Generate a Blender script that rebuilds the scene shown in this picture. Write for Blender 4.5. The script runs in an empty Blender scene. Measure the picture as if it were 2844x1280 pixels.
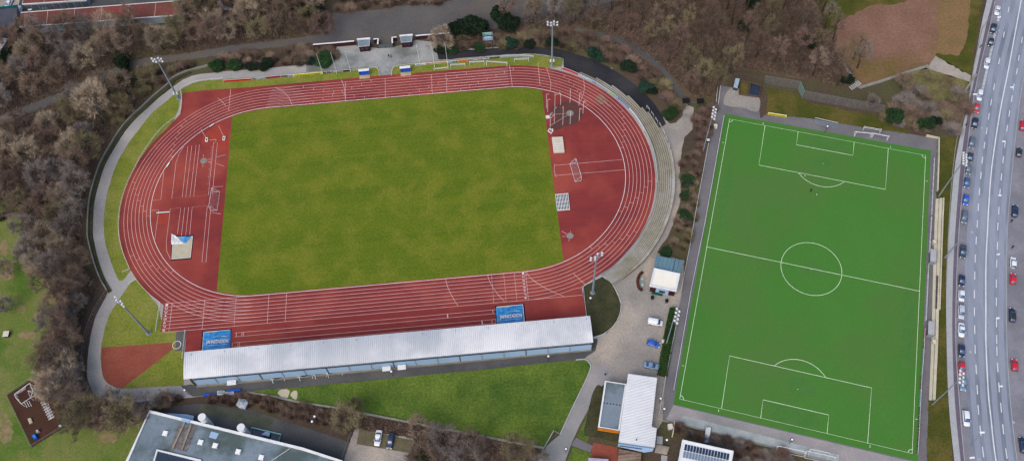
import bpy, math, random
from mathutils import Vector, Matrix
random.seed(7)
R=math.radians; PI=math.pi; pi=math.pi; cos=math.cos; sin=math.sin
sc=bpy.context.scene; col=sc.collection
# ------------------------------------------------------------------ camera, sky, sun, exposure
IW,IH=2844.0,1280.0
F=2529.068; YAW,PIT,ROL=-0.030653,0.527888,-0.061197
CAM=Vector((34.676952,-168.148467,251.55381))
MR=Matrix.Rotation(YAW,3,'Z')@Matrix.Rotation(PIT,3,'X')@Matrix.Rotation(ROL,3,'Z')
cd=bpy.data.cameras.new('camera'); cam=bpy.data.objects.new('camera',cd); col.objects.link(cam)
cam.location=CAM; cam.rotation_euler=MR.to_euler(); cd.sensor_width=36; cd.lens=F/IW*36
cd.clip_start=1; cd.clip_end=6000; sc.camera=cam
SUN_EL,SUN_AZ=R(50),R(215)      # azimuth measured clockwise from +Y
w=bpy.data.worlds.new('World'); sc.world=w; w.use_nodes=True
nt=w.node_tree; bg=nt.nodes['Background']
sky=nt.nodes.new('ShaderNodeTexSky'); sky.sky_type='NISHITA'; sky.sun_disc=False
sky.sun_elevation=SUN_EL; sky.sun_rotation=SUN_AZ; sky.dust_density=4.0; sky.air_density=1.0; sky.ozone_density=1.0; sky.altitude=50
nt.links.new(sky.outputs[0],bg.inputs[0]); bg.inputs[1].default_value=0.15
sl=bpy.data.lights.new('sun','SUN'); so=bpy.data.objects.new('sun',sl); col.objects.link(so)
sl.energy=1.1; sl.angle=R(60); sl.color=(1.0,0.93,0.84)
sd=Vector((sin(SUN_AZ)*cos(SUN_EL),cos(SUN_AZ)*cos(SUN_EL),sin(SUN_EL)))
so.rotation_euler=sd.to_track_quat('Z','Y').to_euler(); so.location=(0,0,300)
vs=sc.view_settings; vs.view_transform='Standard'; vs.look='None'; vs.gamma=1; vs.use_curve_mapping=False
vs.exposure=0.6
GAIN=1.45
# ------------------------------------------------------------------ photograph pixel -> place
def G(u,v,z=0.0):
    d=MR@Vector(((u-IW/2)/F,-(v-IH/2)/F,-1.0)); t=(z-CAM.z)/d.z
    return CAM+d*t
def PX(p):
    q=MR.transposed()@(Vector(p)-CAM); return (IW/2+F*q.x/-q.z, IH/2-F*q.y/-q.z)
def HG(b,t):
    B=G(*b); best=(1e9,5)
    for i in range(10,400):
        h=i*.1; a=PX((B.x,B.y,h)); e=(a[0]-t[0])**2+(a[1]-t[1])**2
        if e<best[0]: best=(e,h)
    return best[1]
def smooth(pts,n=6,closed=False):
    o=[]; N=len(pts); rng=range(N if closed else N-1)
    for i in rng:
        if closed: a,b,c,d=pts[(i-1)%N],pts[i],pts[(i+1)%N],pts[(i+2)%N]
        else: a,b,c,d=pts[max(i-1,0)],pts[i],pts[i+1],pts[min(i+2,N-1)]
        for k in range(n):
            t=k/n
            o.append(tuple(.5*((2*b[j])+(-a[j]+c[j])*t+(2*a[j]-5*b[j]+4*c[j]-d[j])*t*t+(-a[j]+3*b[j]-3*c[j]+d[j])*t**3) for j in range(len(a))))
    if not closed: o.append(tuple(pts[-1]))
    return o
def W(pts,z=0): return [G(u,v,z) for u,v in pts]
# ------------------------------------------------------------------ materials
def lin(c):
    c=c/255; return c/12.92 if c<=.04045 else ((c+.055)/1.055)**2.4
def S(c,g=None):
    g=g or GAIN; return tuple(min(.85,lin(x)/g) for x in c)+(1,)
MC={}
def mat(name,c,c2=None,scale=3,rough=.9,metal=0,fine=None,fs=40,detail=6,bump=0,stretch=None,lo=.35,hi=.65,rot=0,c3=None,s3=.05,rnd=0,spec=.07,coord='Object'):
    if name in MC: return MC[name]
    m=bpy.data.materials.new(name); m.use_nodes=True; n=m.node_tree; N=n.nodes; L=n.links
    b=N['Principled BSDF']; b.inputs['Roughness'].default_value=rough; b.inputs['Metallic'].default_value=metal
    b.inputs['Specular IOR Level'].default_value=spec
    geo=N.new('ShaderNodeTexCoord'); src=geo.outputs[coord]
    if coord=='World': pass
    if stretch or rot:
        mp=N.new('ShaderNodeMapping'); mp.inputs['Scale'].default_value=stretch or (1,1,1); mp.inputs['Rotation'].default_value=(0,0,rot)
        L.new(src,mp.inputs[0]); src=mp.outputs[0]
    def noise(s,d=detail,sr=None):
        t=N.new('ShaderNodeTexNoise'); t.inputs['Scale'].default_value=s; t.inputs['Detail'].default_value=d; t.inputs['Roughness'].default_value=.62
        L.new(sr or src,t.inputs['Vector']); return t.outputs[0]
    def ramp(o,a,bb):
        r=N.new('ShaderNodeMapRange'); r.inputs[1].default_value=a; r.inputs[2].default_value=bb; L.new(o,r.inputs[0]); return r.outputs[0]
    def mix(f,a,bb,mode='MIX'):
        x=N.new('ShaderNodeMix'); x.data_type='RGBA'; x.blend_type=mode
        if isinstance(f,float): x.inputs[0].default_value=f
        else: L.new(f,x.inputs[0])
        for s,i in ((a,6),(bb,7)):
            if isinstance(s,tuple): x.inputs[i].default_value=s
            else: L.new(s,x.inputs[i])
        return x.outputs[2]
    out=S(c)
    if c2 is not None: out=mix(ramp(noise(scale),lo,hi),S(c),S(c2))
    if c3 is not None: out=mix(ramp(noise(s3,4,geo.outputs[coord]),.46,.62),out,S(c3))
    if fine:
        f=ramp(noise(fs,3,geo.outputs[coord]),.25,.75); g=N.new('ShaderNodeMapRange'); g.inputs[3].default_value=1-fine; g.inputs[4].default_value=1+fine*.8; L.new(f,g.inputs[0])
        cb=N.new('ShaderNodeCombineColor')
        for i in range(3): L.new(g.outputs[0],cb.inputs[i])
        out=mix(1.0,out,cb.outputs[0],'MULTIPLY')
    if rnd:
        oi=N.new('ShaderNodeObjectInfo'); g=N.new('ShaderNodeMapRange'); g.inputs[3].default_value=1-rnd; g.inputs[4].default_value=1+rnd; L.new(oi.outputs['Random'],g.inputs[0])
        cb=N.new('ShaderNodeCombineColor')
        for i in range(3): L.new(g.outputs[0],cb.inputs[i])
        out=mix(1.0,out,cb.outputs[0],'MULTIPLY')
    if isinstance(out,tuple): b.inputs['Base Color'].default_value=out
    else: L.new(out,b.inputs['Base Color'])
    if bump:
        bp=N.new('ShaderNodeBump'); bp.inputs['Strength'].default_value=bump; bp.inputs['Distance'].default_value=.15
        L.new(noise(fs,3,geo.outputs[coord]),bp.inputs['Height']); L.new(bp.outputs[0],b.inputs['Normal'])
    MC[name]=m; return m
def wave_mat(name,c,c2,scale,direction,dist=0,rough=.5,metal=0,c3=None,s3=.08,sharp=(.2,.6),rot=0):
    if name in MC: return MC[name]
    m=mat(name,c,c2,rough=rough,metal=metal,c3=c3,s3=s3); n=m.node_tree; N=n.nodes; L=n.links
    return m
M_soil=mat('leaf_litter_soil',(92,78,68),(74,64,56),.12,fine=.5,fs=2.2,c3=(88,86,60),s3=.03,lo=.3,hi=.7)
M_lawn=mat('rough_lawn',(100,118,54),(120,122,72),.09,fine=.30,fs=1.6,c3=(78,108,40),s3=.05,bump=.3)
M_lawn2=mat('yellow_green_lawn',(130,136,56),(106,122,46),.22,fine=.42,fs=1.8,c3=(134,136,66),s3=.1,bump=.3)
M_lawn3=mat('fresh_lawn',(92,113,46),(70,97,38),.14,fine=.42,fs=1.5,c3=(104,124,50),s3=.06,bump=.3)
M_infield=mat('infield_turf',(104,119,34),(84,106,28),.11,fine=.30,fs=1.5,c3=(113,121,40),s3=.10,stretch=(.05,1.5,1),lo=.3,hi=.7,bump=.3)
M_dim=mat('dull_grass',(84,84,36),(68,76,30),.2,fine=.4,fs=1.9,c3=(100,92,48),s3=.08)
M_bed=mat('dark_ground_cover',(78,76,54),(58,62,42),.3,fine=.45,fs=2.2)
M_artif=mat('artificial_turf',(69,123,51),(75,127,55),.04,fine=.14,fs=2.2,c3=(80,120,58),s3=.025,rough=1,stretch=(1,.4,1))
M_track=mat('red_tartan',(141,60,57),(122,53,54),.10,fine=.12,fs=2.0,c3=(158,76,66),s3=.03,lo=.32,hi=.68,rough=.8,stretch=(.5,1.8,1))
M_trackd=mat('dark_red_tartan',(122,50,56),(108,44,52),.10,fine=.10,fs=2.0,c3=(140,60,58),s3=.05,rough=.8)
M_orange=mat('new_orange_tartan',(166,70,54),(144,62,56),.2,fine=.08,fs=2)
M_line=mat('faded_white_line_paint',(236,206,204),(220,182,180),.3,rough=.8)
M_kerb=mat('white_kerb',(235,235,235),(214,214,214),.5,rough=.6)
M_tline=mat('pitch_line_paint',(226,242,214),(206,228,194),.4)
M_path=mat('grey_paving',(166,165,164),(146,145,145),.12,fine=.22,fs=2.2,c3=(176,172,166),s3=.06)
M_conc=mat('light_concrete_plaza',(168,170,168),(146,150,148),.14,fine=.2,fs=1.6,c3=(112,116,114),s3=.05)
M_dark=mat('dark_asphalt',(50,50,56),(42,44,50),.2,fine=.22,fs=2.2,c3=(62,62,64),s3=.05)
M_midas=mat('worn_asphalt',(88,88,90),(76,78,80),.15,fine=.22,fs=2.2,c3=(98,98,96),s3=.05)
M_lot=mat('old_asphalt_lot',(102,100,98),(86,84,86),.05,fine=.22,fs=1.5,c3=(104,98,90),s3=.03)
M_yard=mat('gravelly_yard',(158,153,147),(140,136,130),.1,fine=.26,fs=1.8,c3=(176,166,154),s3=.06)
M_wpath=mat('pinkish_paving',(164,158,158),(150,146,148),.15,fine=.15,fs=2,c3=(140,142,142),s3=.07)
M_wpath2=mat('darker_walkway',(122,120,122),(108,106,112),.15,fine=.16,fs=2)
M_road=mat('road_asphalt',(144,152,168),(130,140,156),.35,fine=.10,fs=2,stretch=(1,.03,1),c3=(112,122,134),s3=.02,lo=.4,hi=.6)
M_park=mat('parking_bay_asphalt',(142,142,152),(130,128,138),.3,fine=.14,fs=2,c3=(120,122,130),s3=.05)
M_side=mat('light_pavement',(176,178,182),(162,166,170),.3,fine=.12,fs=2)
M_cyc=mat('dark_brick_cycle_path',(112,104,120),(102,96,110),.4,fine=.10,fs=3)
M_rmk=mat('road_marking_paint',(228,230,234),(206,210,216),.4,rough=.7)
M_ash=mat('red_ash',(152,86,70),(136,74,62),.14,fine=.2,fs=1.5,bump=.2)
M_cinder=mat('brown_cinder',(142,108,94),(126,96,80),.08,fine=.26,fs=1.1,c3=(110,96,52),s3=.025,bump=.3)
M_bark=mat('bark_mulch',(82,56,46),(70,50,42),.3,fine=.22,fs=2)
M_sand=mat('pale_sand',(196,188,166),(180,172,150),.6,fine=.12,fs=3)
M_white=mat('white_paint',(232,234,236),(214,218,222),.5,rough=.45)
M_steel=mat('galvanised_steel',(150,162,172),(132,146,158),.5,rough=.45,metal=.2)
M_dsteel=mat('dark_painted_steel',(70,74,80),(60,64,68),.5,rough=.5)
M_concst=mat('pale_concrete_steps',(206,200,178),(188,182,162),.35,fine=.12,fs=3)
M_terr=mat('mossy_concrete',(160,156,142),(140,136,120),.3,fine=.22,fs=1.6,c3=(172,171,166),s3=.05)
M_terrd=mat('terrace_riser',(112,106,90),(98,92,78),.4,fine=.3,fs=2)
M_wallc=mat('weathered_wall_concrete',(150,148,140),(126,126,118),.4,fine=.2,fs=2)
M_brick=mat('dark_red_brick',(72,40,48),(58,34,42),.6,fine=.2,fs=4)
M_roofg=mat('bitumen_roof',(128,142,154),(112,128,140),.15,fine=.12,fs=1.5,c3=(84,98,98),s3=.1,lo=.35,hi=.65)
M_roofr=mat('red_gravel_roof',(124,76,70),(104,68,60),.12,fine=.25,fs=1.5,c3=(138,74,68),s3=.05)
M_metalr=mat('ribbed_metal_roof',(192,197,204),(176,183,192),.05,fine=.03,fs=1,rough=.35,stretch=(3,.3,1),c3=(214,217,222),s3=.05,spec=.3)
M_metalw=mat('white_metal_roof',(232,236,240),(222,226,232),.2,rough=.45)
M_panelb=mat('blue_grey_panel',(164,192,222),(152,182,212),.1,rough=.5)
M_glass=mat('dark_glass',(40,52,70),(34,44,60),1,rough=.12,spec=.8)
M_wind=mat('windscreen_glass',(58,88,128),(48,74,108),1,rough=.1,spec=.9)
M_black=mat('black_rubber',(26,26,30),(34,34,38),2,rough=.7)
M_blue=mat('blue_tarpaulin',(22,128,196),(10,104,180),.7,rough=.4,spec=.6,c3=(50,150,214),s3=.9,bump=.5,fs=1.4)
M_navy=mat('dark_blue_edging',(28,24,50),(22,20,42),1)
M_sblue=mat('strong_blue',(40,88,200),(34,78,180),1,rough=.5)
M_teal=mat('teal_metal',(0,92,96),(0,80,84),1,rough=.4)
M_orfas=mat('orange_fascia',(222,134,34),(206,120,30),1,rough=.5)
M_trunk=mat('bare_bark',(62,54,47),(80,72,62),.6,fine=.2,fs=3,rnd=.15)
M_lamp=mat('white_lamp_glass',(238,240,242),rough=.3)
M_red=mat('tail_lamp_red',(150,20,24),rough=.3)
M_turq=mat('pale_mint',(150,190,186),rough=.6)
M_skin=mat('skin',(196,150,128))
M_cloth=mat('dark_clothing',(34,36,44),(26,28,34),3)
M_mesh=mat('fence_wire',(150,146,150),(126,124,128),1,rough=.5,metal=.3)
M_cream=mat('cream_cover',(216,210,196),(200,194,180),.6,fine=.05)
M_wood=mat('weathered_wood',(190,176,140),(170,156,122),1,fine=.1)
# ------------------------------------------------------------------ mesh building
class MB:
    def __init__(s): s.v=[]; s.f=[]; s.mi=[]; s.cur=0
    def face(s,pts):
        i=len(s.v); s.v+= [tuple(p) for p in pts]; s.f.append(tuple(range(i,i+len(pts)))); s.mi.append(s.cur); return s
    def add(s,vs,fs):
        i=len(s.v); s.v+=[tuple(p) for p in vs]; s.f+=[tuple(a+i for a in f) for f in fs]; s.mi+=[s.cur]*len(fs); return s
    def prism(s,pts,z0,z1,cap=True):
        n=len(pts); A=[(p[0],p[1],z0) for p in pts]; B=[(p[0],p[1],z1) for p in pts]
        ar=sum(pts[i][0]*pts[(i+1)%n][1]-pts[(i+1)%n][0]*pts[i][1] for i in range(n))
        if ar<0: A.reverse(); B.reverse()
        fs=[(i,(i+1)%n,n+(i+1)%n,n+i) for i in range(n)]
        if cap: fs+=[tuple(range(n,2*n)),tuple(range(n-1,-1,-1))]
        return s.add(A+B,fs)
    def box(s,c,d,rz=0):
        cx,cy,cz=c; a,b,h=d[0]/2,d[1]/2,d[2]/2; q=[]
        for x,y in ((-a,-b),(a,-b),(a,b),(-a,b)): q.append((cx+x*cos(rz)-y*sin(rz),cy+x*sin(rz)+y*cos(rz)))
        return s.prism(q,cz-h,cz+h)
    def tube(s,p,q,r,r2=None,n=6):
        p=Vector(p); q=Vector(q); r2=r if r2 is None else r2; d=(q-p)
        if d.length<1e-6: return s
        d.normalize(); a=d.orthogonal().normalized(); b=d.cross(a); vs=[]
        for c,rr in ((p,r),(q,r2)):
            for i in range(n):
                t=2*pi*i/n; vs.append(c+a*(cos(t)*rr)+b*(sin(t)*rr))
        fs=[(i,(i+1)%n,n+(i+1)%n,n+i) for i in range(n)]+[tuple(range(n-1,-1,-1)),tuple(range(n,2*n))]
        return s.add(vs,fs)
    def beam(s,p,q,wd,h0,h1):   # wall-like beam between 2D points p,q, width wd, z from h0 to h1
        p=Vector((p[0],p[1])); q=Vector((q[0],q[1])); d=(q-p)
        if d.length<1e-6: return s
        d.normalize(); n=Vector((-d.y,d.x))*wd/2
        return s.prism([p-n,q-n,q+n,p+n],h0,h1)
    def wall(s,pts,wd,h0,h1,closed=False):   # mitred wall along polyline
        P=[Vector((p[0],p[1])) for p in pts]; n=len(P); L=[];Rr=[]
        for i in range(n):
            a=P[(i-1)%n] if (closed or i>0) else P[i]; b=P[(i+1)%n] if (closed or i<n-1) else P[i]
            d=(b-a).normalized(); k=Vector((-d.y,d.x))*wd/2; L.append(P[i]+k); Rr.append(P[i]-k)
        vs=[];fs=[]
        for l,r in zip(L,Rr): vs+=[(r.x,r.y,h0),(r.x,r.y,h1),(l.x,l.y,h1),(l.x,l.y,h0)]
        m=n if closed else n-1
        for i in range(m):
            a=4*i; b=4*((i+1)%n)
            for k in range(4): fs.append((a+k,b+k,b+(k+1)%4,a+(k+1)%4))
        if not closed: fs+=[(0,1,2,3),(4*n-1,4*n-2,4*n-3,4*n-4)]
        return s.add(vs,fs)
    def ribbon(s,pts,wd,z,closed=False):    # flat painted line
        P=[Vector((p[0],p[1])) for p in pts]; n=len(P); vs=[]
        for i in range(n):
            a=P[(i-1)%n] if (closed or i>0) else P[i]; b=P[(i+1)%n] if (closed or i<n-1) else P[i]
            d=(b-a).normalized(); k=Vector((-d.y,d.x))*wd/2
            vs+=[(P[i].x-k.x,P[i].y-k.y,z),(P[i].x+k.x,P[i].y+k.y,z)]
        fs=[(2*i,2*((i+1)%n),2*((i+1)%n)+1,2*i+1) for i in range(n if closed else n-1)]
        return s.add(vs,fs)
    def disc(s,c,r,z0,z1,n=20): return s.prism([(c[0]+r*cos(2*pi*i/n),c[1]+r*sin(2*pi*i/n)) for i in range(n)],z0,z1)
    def ball(s,c,r,n=8,m=5,sz=1):
        vs=[];fs=[]
        for j in range(m+1):
            t=pi*j/m
            for i in range(n):
                a=2*pi*i/n; vs.append((c[0]+r*sin(t)*cos(a),c[1]+r*sin(t)*sin(a),c[2]+r*sz*cos(t)))
        for j in range(m):
            for i in range(n): fs.append((j*n+i,(j+1)*n+i,(j+1)*n+(i+1)%n,j*n+(i+1)%n))
        return s.add(vs,fs)
    def mesh(s,name,mats,off=(0,0,0),sm=False):
        me=bpy.data.meshes.new(name); me.from_pydata([(v[0]-off[0],v[1]-off[1],v[2]-off[2]) for v in s.v],[],s.f)
        mats=mats if isinstance(mats,(list,tuple)) else [mats]
        for m in mats: me.materials.append(m)
        if len(mats)>1: me.polygons.foreach_set('material_index',s.mi)
        if sm: me.polygons.foreach_set('use_smooth',[True]*len(me.polygons))
        me.update(); return me
    def build(s,name,mats,parent=None,local=False,sm=False,off=None):
        if parent is None:
            if off is None:
                xs=[v[0] for v in s.v]; ys=[v[1] for v in s.v]; off=((min(xs)+max(xs))/2,(min(ys)+max(ys))/2,min(v[2] for v in s.v))
            o=bpy.data.objects.new(name,s.mesh(name,mats,off,sm)); o.location=off
        else:
            if local: off=(0,0,0)
            else:
                off=Vector(parent.location); p=parent.parent
                while p: off=off+p.location; p=p.parent
            o=bpy.data.objects.new(name,s.mesh(name,mats,off,sm)); o.parent=parent
        col.objects.link(o); return o
def thing(name,label,cat,loc,rz=0,group=None):
    o=bpy.data.objects.new(name,None); col.objects.link(o); o.location=Vector(loc); o.rotation_euler=(0,0,rz); o.empty_display_size=.3
    o['label']=label; o['category']=cat
    if group: o['group']=group
    return o
def tag(o,label,cat,group=None):
    o['label']=label; o['category']=cat
    if group: o['group']=group
    return o
def copy_tree(o,parent=None):
    c=o.copy(); col.objects.link(c)
    if parent: c.parent=parent
    for ch in o.children: copy_tree(ch,c)
    return c
def sheet(name,pts,m,z,parent=None,world=False):
    b=MB(); P=pts if world else W(pts)
    b.face([(p[0],p[1],z) for p in P]); n=len(P)
    ar=sum(P[i][0]*P[(i+1)%n][1]-P[(i+1)%n][0]*P[i][1] for i in range(n))
    if ar<0: b.f[0]=tuple(reversed(b.f[0]))
    if parent: return b.build(name,m,parent)
    o=b.build(name,m,off=(0,0,0)); o['kind']='structure'; return o
def struct(o): o['kind']='structure'; return o
def text(s,name,m,parent,origin,xdir,ydir,size,width=None,thick=.01,bold=0.0):
    cu=bpy.data.curves.new('lettering','FONT'); cu.body=s; cu.size=1; cu.extrude=thick; cu.offset=bold; cu.align_x='LEFT'
    cu.resolution_u=2
    t=bpy.data.objects.new('lettering',cu); col.objects.link(t)
    dg=bpy.context.evaluated_depsgraph_get(); dg.update(); me=bpy.data.meshes.new_from_object(t.evaluated_get(dg))
    bpy.data.objects.remove(t); bpy.data.curves.remove(cu)
    X=Vector(xdir).normalized(); Y=Vector(ydir).normalized(); Z=X.cross(Y)
    xs=[v.co.x for v in me.vertices]; x0=min(xs); wd=max(xs)-x0; sx=(width/wd) if width else size*1.0
    off=Vector(parent.location); p=parent.parent
    while p: off=off+p.location; p=p.parent
    for v in me.vertices: v.co=Vector(origin)+X*((v.co.x-x0)*sx)+Y*(v.co.y*size)+Z*(v.co.z+thick)-off
    me.materials.clear(); me.materials.append(m)
    o=bpy.data.objects.new(name,me); o.parent=parent; col.objects.link(o); return o
# ------------------------------------------------------------------ ground and surfaces
Q=.006
sheet('ground',[(-1800,-1800),(1800,-1800),(1800,1800),(-1800,1800)],M_soil,0,world=True)
RG=random.Random(77)
def ragged(pts,amp,step=9):
    o=[]; n=len(pts)
    for i in range(n):
        a,b=pts[i],pts[(i+1)%n]; L=math.hypot(b[0]-a[0],b[1]-a[1]); k=max(1,int(L/step))
        for j in range(k): t=j/k; o.append((a[0]+(b[0]-a[0])*t+RG.uniform(-amp,amp),a[1]+(b[1]-a[1])*t+RG.uniform(-amp,amp)))
    return o
SOFT={'rough_lawn':3.5,'dull_grass':2.5,'brown_cinder':4,'leaf_litter_soil':1.8,'dark_ground_cover':1.0,'old_asphalt_lot':2.0,'fresh_lawn':.7,'yellow_green_lawn':.6,'pale_sand':1.2,'red_ash':.6,'gravelly_yard':1.0,'worn_asphalt':.8,'dark_asphalt':.7,'grey_paving':.7}
def sh(name,pts,m,k,**a):
    if m.name in SOFT: pts=ragged([(p[0],p[1]) for p in pts],SOFT[m.name])
    return sheet(name,pts,m,Q*k,**a)
# park lawn bottom left and other grass
sh('park_lawn',smooth([(-220,540),(30,560),(58,640),(75,715),(120,765),(165,830),(150,880),(118,940),(100,1010),(118,1070),(175,1165),(240,1190),(320,1195),(400,1165),(430,1150),(360,1300),(300,1420),(-260,1420)],5,True),M_lawn,1)
0 and sh('grass_patch',smooth([(70,100),(110,110),(130,150),(120,190),(80,180),(60,140)],4,True),M_lawn,1)
sh('grass_clearing',smooth([(2280,-60),(2520,-60),(2560,60),(2440,60),(2330,90),(2280,60)],4,True),M_dim,1)
sh('reddish_leaf_litter',smooth([(1480,60),(1700,20),(1900,-60),(2300,-60),(2340,140),(2400,235),(2230,222),(2060,195),(2000,215),(1985,270),(1920,280),(1830,200),(1700,110)],3,True),mat('reddish_litter',(110,90,78),(88,74,64),.12,fine=.45,fs=2,c3=(92,86,58),s3=.03),.5)
sh('cinder_field',smooth([(2330,58),(2420,20),(2520,0),(2560,-60),(2740,-60),(2716,0),(2700,60),(2686,120),(2670,155),(2610,158),(2578,187)],4)+[(2388,243),(2366,215),(2330,170),(2320,120)],M_cinder,2)
sh('cinder_apron',[(2598,156),(2697,210),(2694,228),(2575,190)],M_yard,3)
sh('verge_grass',[(2697,-60),(2697,0),(2690,60),(2683,120),(2665,155),(2600,150),(2600,158),(2640,180),(2697,211),(2706,130),(2742,-60)],M_dim,3)
sh('mossy_cinder',smooth([(2600,150),(2610,90),(2600,40),(2640,-20),(2696,-60),(2697,20),(2684,118),(2664,154)],3,True),mat('mossy_cinder_soil',(136,108,78),(120,102,66),.12,fine=.26,fs=1.2),2.5)
M_scrub=mat('dry_yellow_grass',(134,126,84),(104,104,62),.15,fine=.4,fs=1.4,c3=(92,80,60),s3=.1); SOFT['dry_yellow_grass']=3
sh('scrub_meadow',smooth([(2500,215),(2575,192),(2640,215),(2690,232),(2684,300),(2650,370),(2560,330),(2520,270)],4,True),M_scrub,2)
sh('old_asphalt_lot',[(924,37),(960,37),(1060,26),(1097,20),(1259,4),(1300,-60),(1700,-60),(1700,20),(1660,48),(1560,60),(1440,62),(1330,92),(1254,93),(1154,100),(1092,124),(1053,124),(984,114),(869,124),(870,105),(907,94)],M_lot,2)
sh('forest_path',[(p[0],p[1]) for p in smooth([(930,92),(800,108),(640,128),(500,150),(400,162),(300,195),(200,242),(100,282),(-40,340)],4)]+[(p[0],p[1]) for p in smooth([(-40,365),(100,308),(200,266),(300,216),(400,184),(500,170),(640,148),(800,128),(930,112)],4)],M_lot,1)
sh('woodland_path',smooth([(1600,85),(1700,110),(1790,160),(1850,215),(1900,290)],5)+smooth([(1910,285),(1860,205),(1800,148),(1705,100),(1600,78)],5),M_midas,1)
sh('light_path',smooth([(608,-40),(612,0),(628,20),(676,26)],4)+smooth([(676,32),(622,28),(602,5),(598,-40)],4),M_side,1)
# outer ring of the stadium
ring_out=smooth([(622,199),(585,204),(545,208),(508,222),(470,250),(430,280),(396,310),(350,361),(316,407),(293,452),(278,492),(266,538),(259,580),(257,620),(258,645),(260,663),(270,711),(282,754),(302,805)],3)+smooth([(290,832),(268,873),(256,913),(249,949),(243,1000),(243,1049),(257,1087),(275,1104),(300,1115),(340,1116),(381,1116),(440,1110),(500,1106),(600,1096),(688,1088)],3)
sh('ring_path_ground',ring_out+[(1640,990),(1700,900),(1880,1150),(1890,560),(1700,190),(1400,130),(1230,140),(936,131),(924,168),(850,179),(765,188)],M_path,1)
sh('stadium_lawn_north',[(503,248),(537,231),(565,223.5),(622,221),(700,216),(815,206),(896,198),(980,191),(1040,186),(1052,190),(1055,208),(1056,212),(560,262),(507,268)],M_lawn2,2)
sh('stadium_lawn_north_east',[(1088,210),(1090,192),(1098,181),(1180,173),(1300,163),(1400,154),(1480,150),(1566,163),(1559,185),(1500,196),(1400,204),(1090,216)],M_lawn2,2)
sh('stadium_lawn_west',smooth([(503,248),(427,310),(393,350),(359,395),(336,432),(319,469),(307.5,504),(297.5,538),(292,572),(288,612),(289,650),(293,677),(307.5,725),(322,762),(332,779),(344,776)],3)+[(364,751),(420,700),(420,500),(497,300)],M_lawn2,2)
sh('stadium_lawn_south_west',smooth([(379,774),(361,788),(344,811),(313,859),(299,885),(285,939),(280,984),(282,1019),(288,1049),(302,1066),(323,1076),(350,1079)],3)+[(411,1075),(500,1070),(511,1069),(512,970),(500,912),(455,915),(440,850)],M_lawn2,2)
sh('red_ash_sector',smooth([(281,965),(281,984),(282,1019),(288,1049),(302,1066),(323,1076),(340,1078)],3)+[(484,966),(481,950)],M_ash,3)
sh('shot_put_apron',[(489,918),(518,916),(512,975),(487,972)],M_midas,4)
sh('concrete_plaza',[(936,131),(986,127),(1053,135),(1092,133),(1156,112),(1211,118),(1213,144),(1245,165),(1180,173),(1098,181),(1090,192),(1087,209),(1057,211),(1052,190),(1041,186),(980,191),(900,197),(850,201),(850,179),(913,177),(934,155)],M_conc,2)
sh('dark_perimeter_road',smooth([(1213,144),(1281,141),(1346,136),(1380,134.6),(1449,130),(1544,136),(1604,152),(1680,181),(1753,228),(1810,279),(1839,322),(1850,345)],3)+smooth([(1834,356),(1800,318),(1753,282),(1711,250),(1666,226),(1618,208),(1566,190)],2)+[(1566,162),(1484,149),(1400,152),(1300,161),(1245,166),(1218,166)],M_dark,3)
sh('east_forecourt',[(1832,350),(1844,325),(1861,345),(1878,342),(1896,320),(1900,285),(1926,300),(1924,359),(1901,382),(1893,416),(1888,470),(1891,529),(1890,551),(1876,605),(1853,659),(1824,699),(1900,724),(1895,840),(1885,880),(1850,1050),(1840,1170),(1820,1200),(1740,1100),(1660,1060),(1625,1058),(1640,1022),(1638,1009),(1621,997),(1655,958),(1700,909),(1715,885),(1725,850),(1719,829),(1698,785),(1673,765),(1760,700),(1850,600),(1861,480)],M_yard,2)
sh('behind_stand_asphalt',[(500,1070),(1660,940),(1655,972),(1621,997),(1320,1028),(1113,1047),(840,1074),(736,1082),(685,1088),(600,1096),(535,1101)],M_midas,3)
sh('walkway_south',[(1640,1022),(1628,1054),(1587,1137),(1556,1205),(1512,1242),(1480,1320),(1556,1320),(1586,1233),(1610,1180),(1632,1140),(1660,1080),(1700,1050),(1690,1010)],M_wpath,3)
sh('side_path',[(1600,1214),(1646,1237),(1640,1256),(1586,1236)],M_wpath2,4)
sh('triangle_lawn',[(685,1088),(736,1082),(840,1074),(967,1062),(1113,1047),(1320,1028),(1450,1014)]+smooth([(1600,999),(1625,998),(1637,1008),(1640,1022),(1628,1054)],4)+[(1587,1137),(1556,1205),(1538,1195),(1512,1242),(1440,1229),(1320,1205),(1160,1176),(1031,1151),(937,1132),(820,1113)],M_lawn3,4)
sh('small_lawn',[(1590,1240),(1642,1258),(1625,1320),(1560,1320)],M_lawn3,4)
sh('lawn_wedge',[(1632,1150),(1655,1160),(1630,1228),(1602,1212)],M_lawn3,4)
sh('ivy_bed',smooth([(1658,1070),(1672,1072),(1690,1078),(1720,1210),(1716,1226),(1648,1212),(1622,1205),(1632,1150),(1643,1100)],3,True),M_bed,5)
sh('terrace_garden',[(1648,1228),(1716,1242),(1716,1320),(1630,1320)],M_ash,5)
sh('round_bed',[(1619,795)]+[(1673.5,768)]+smooth([(1698,787),(1710,808),(1719,829),(1724,850),(1716,884),(1700,909),(1684,922),(1667,931),(1648,936)],4)+[(1622,880)],M_bed,4)
sh('long_bed',smooth([(1895,416),(1903,385),(1935,388),(1948,420),(1962,410)],3)+[(1936,545),(1911,690),(1898,724),(1824,702),(1853,659),(1876,605),(1890,551),(1891,529),(1888,470)],M_soil,4)
sh('corner_bed',smooth([(1924,359),(1926,330),(1945,300),(1984,300),(1984,330),(1962,400),(1940,400)],3,True),M_soil,4)
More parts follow.
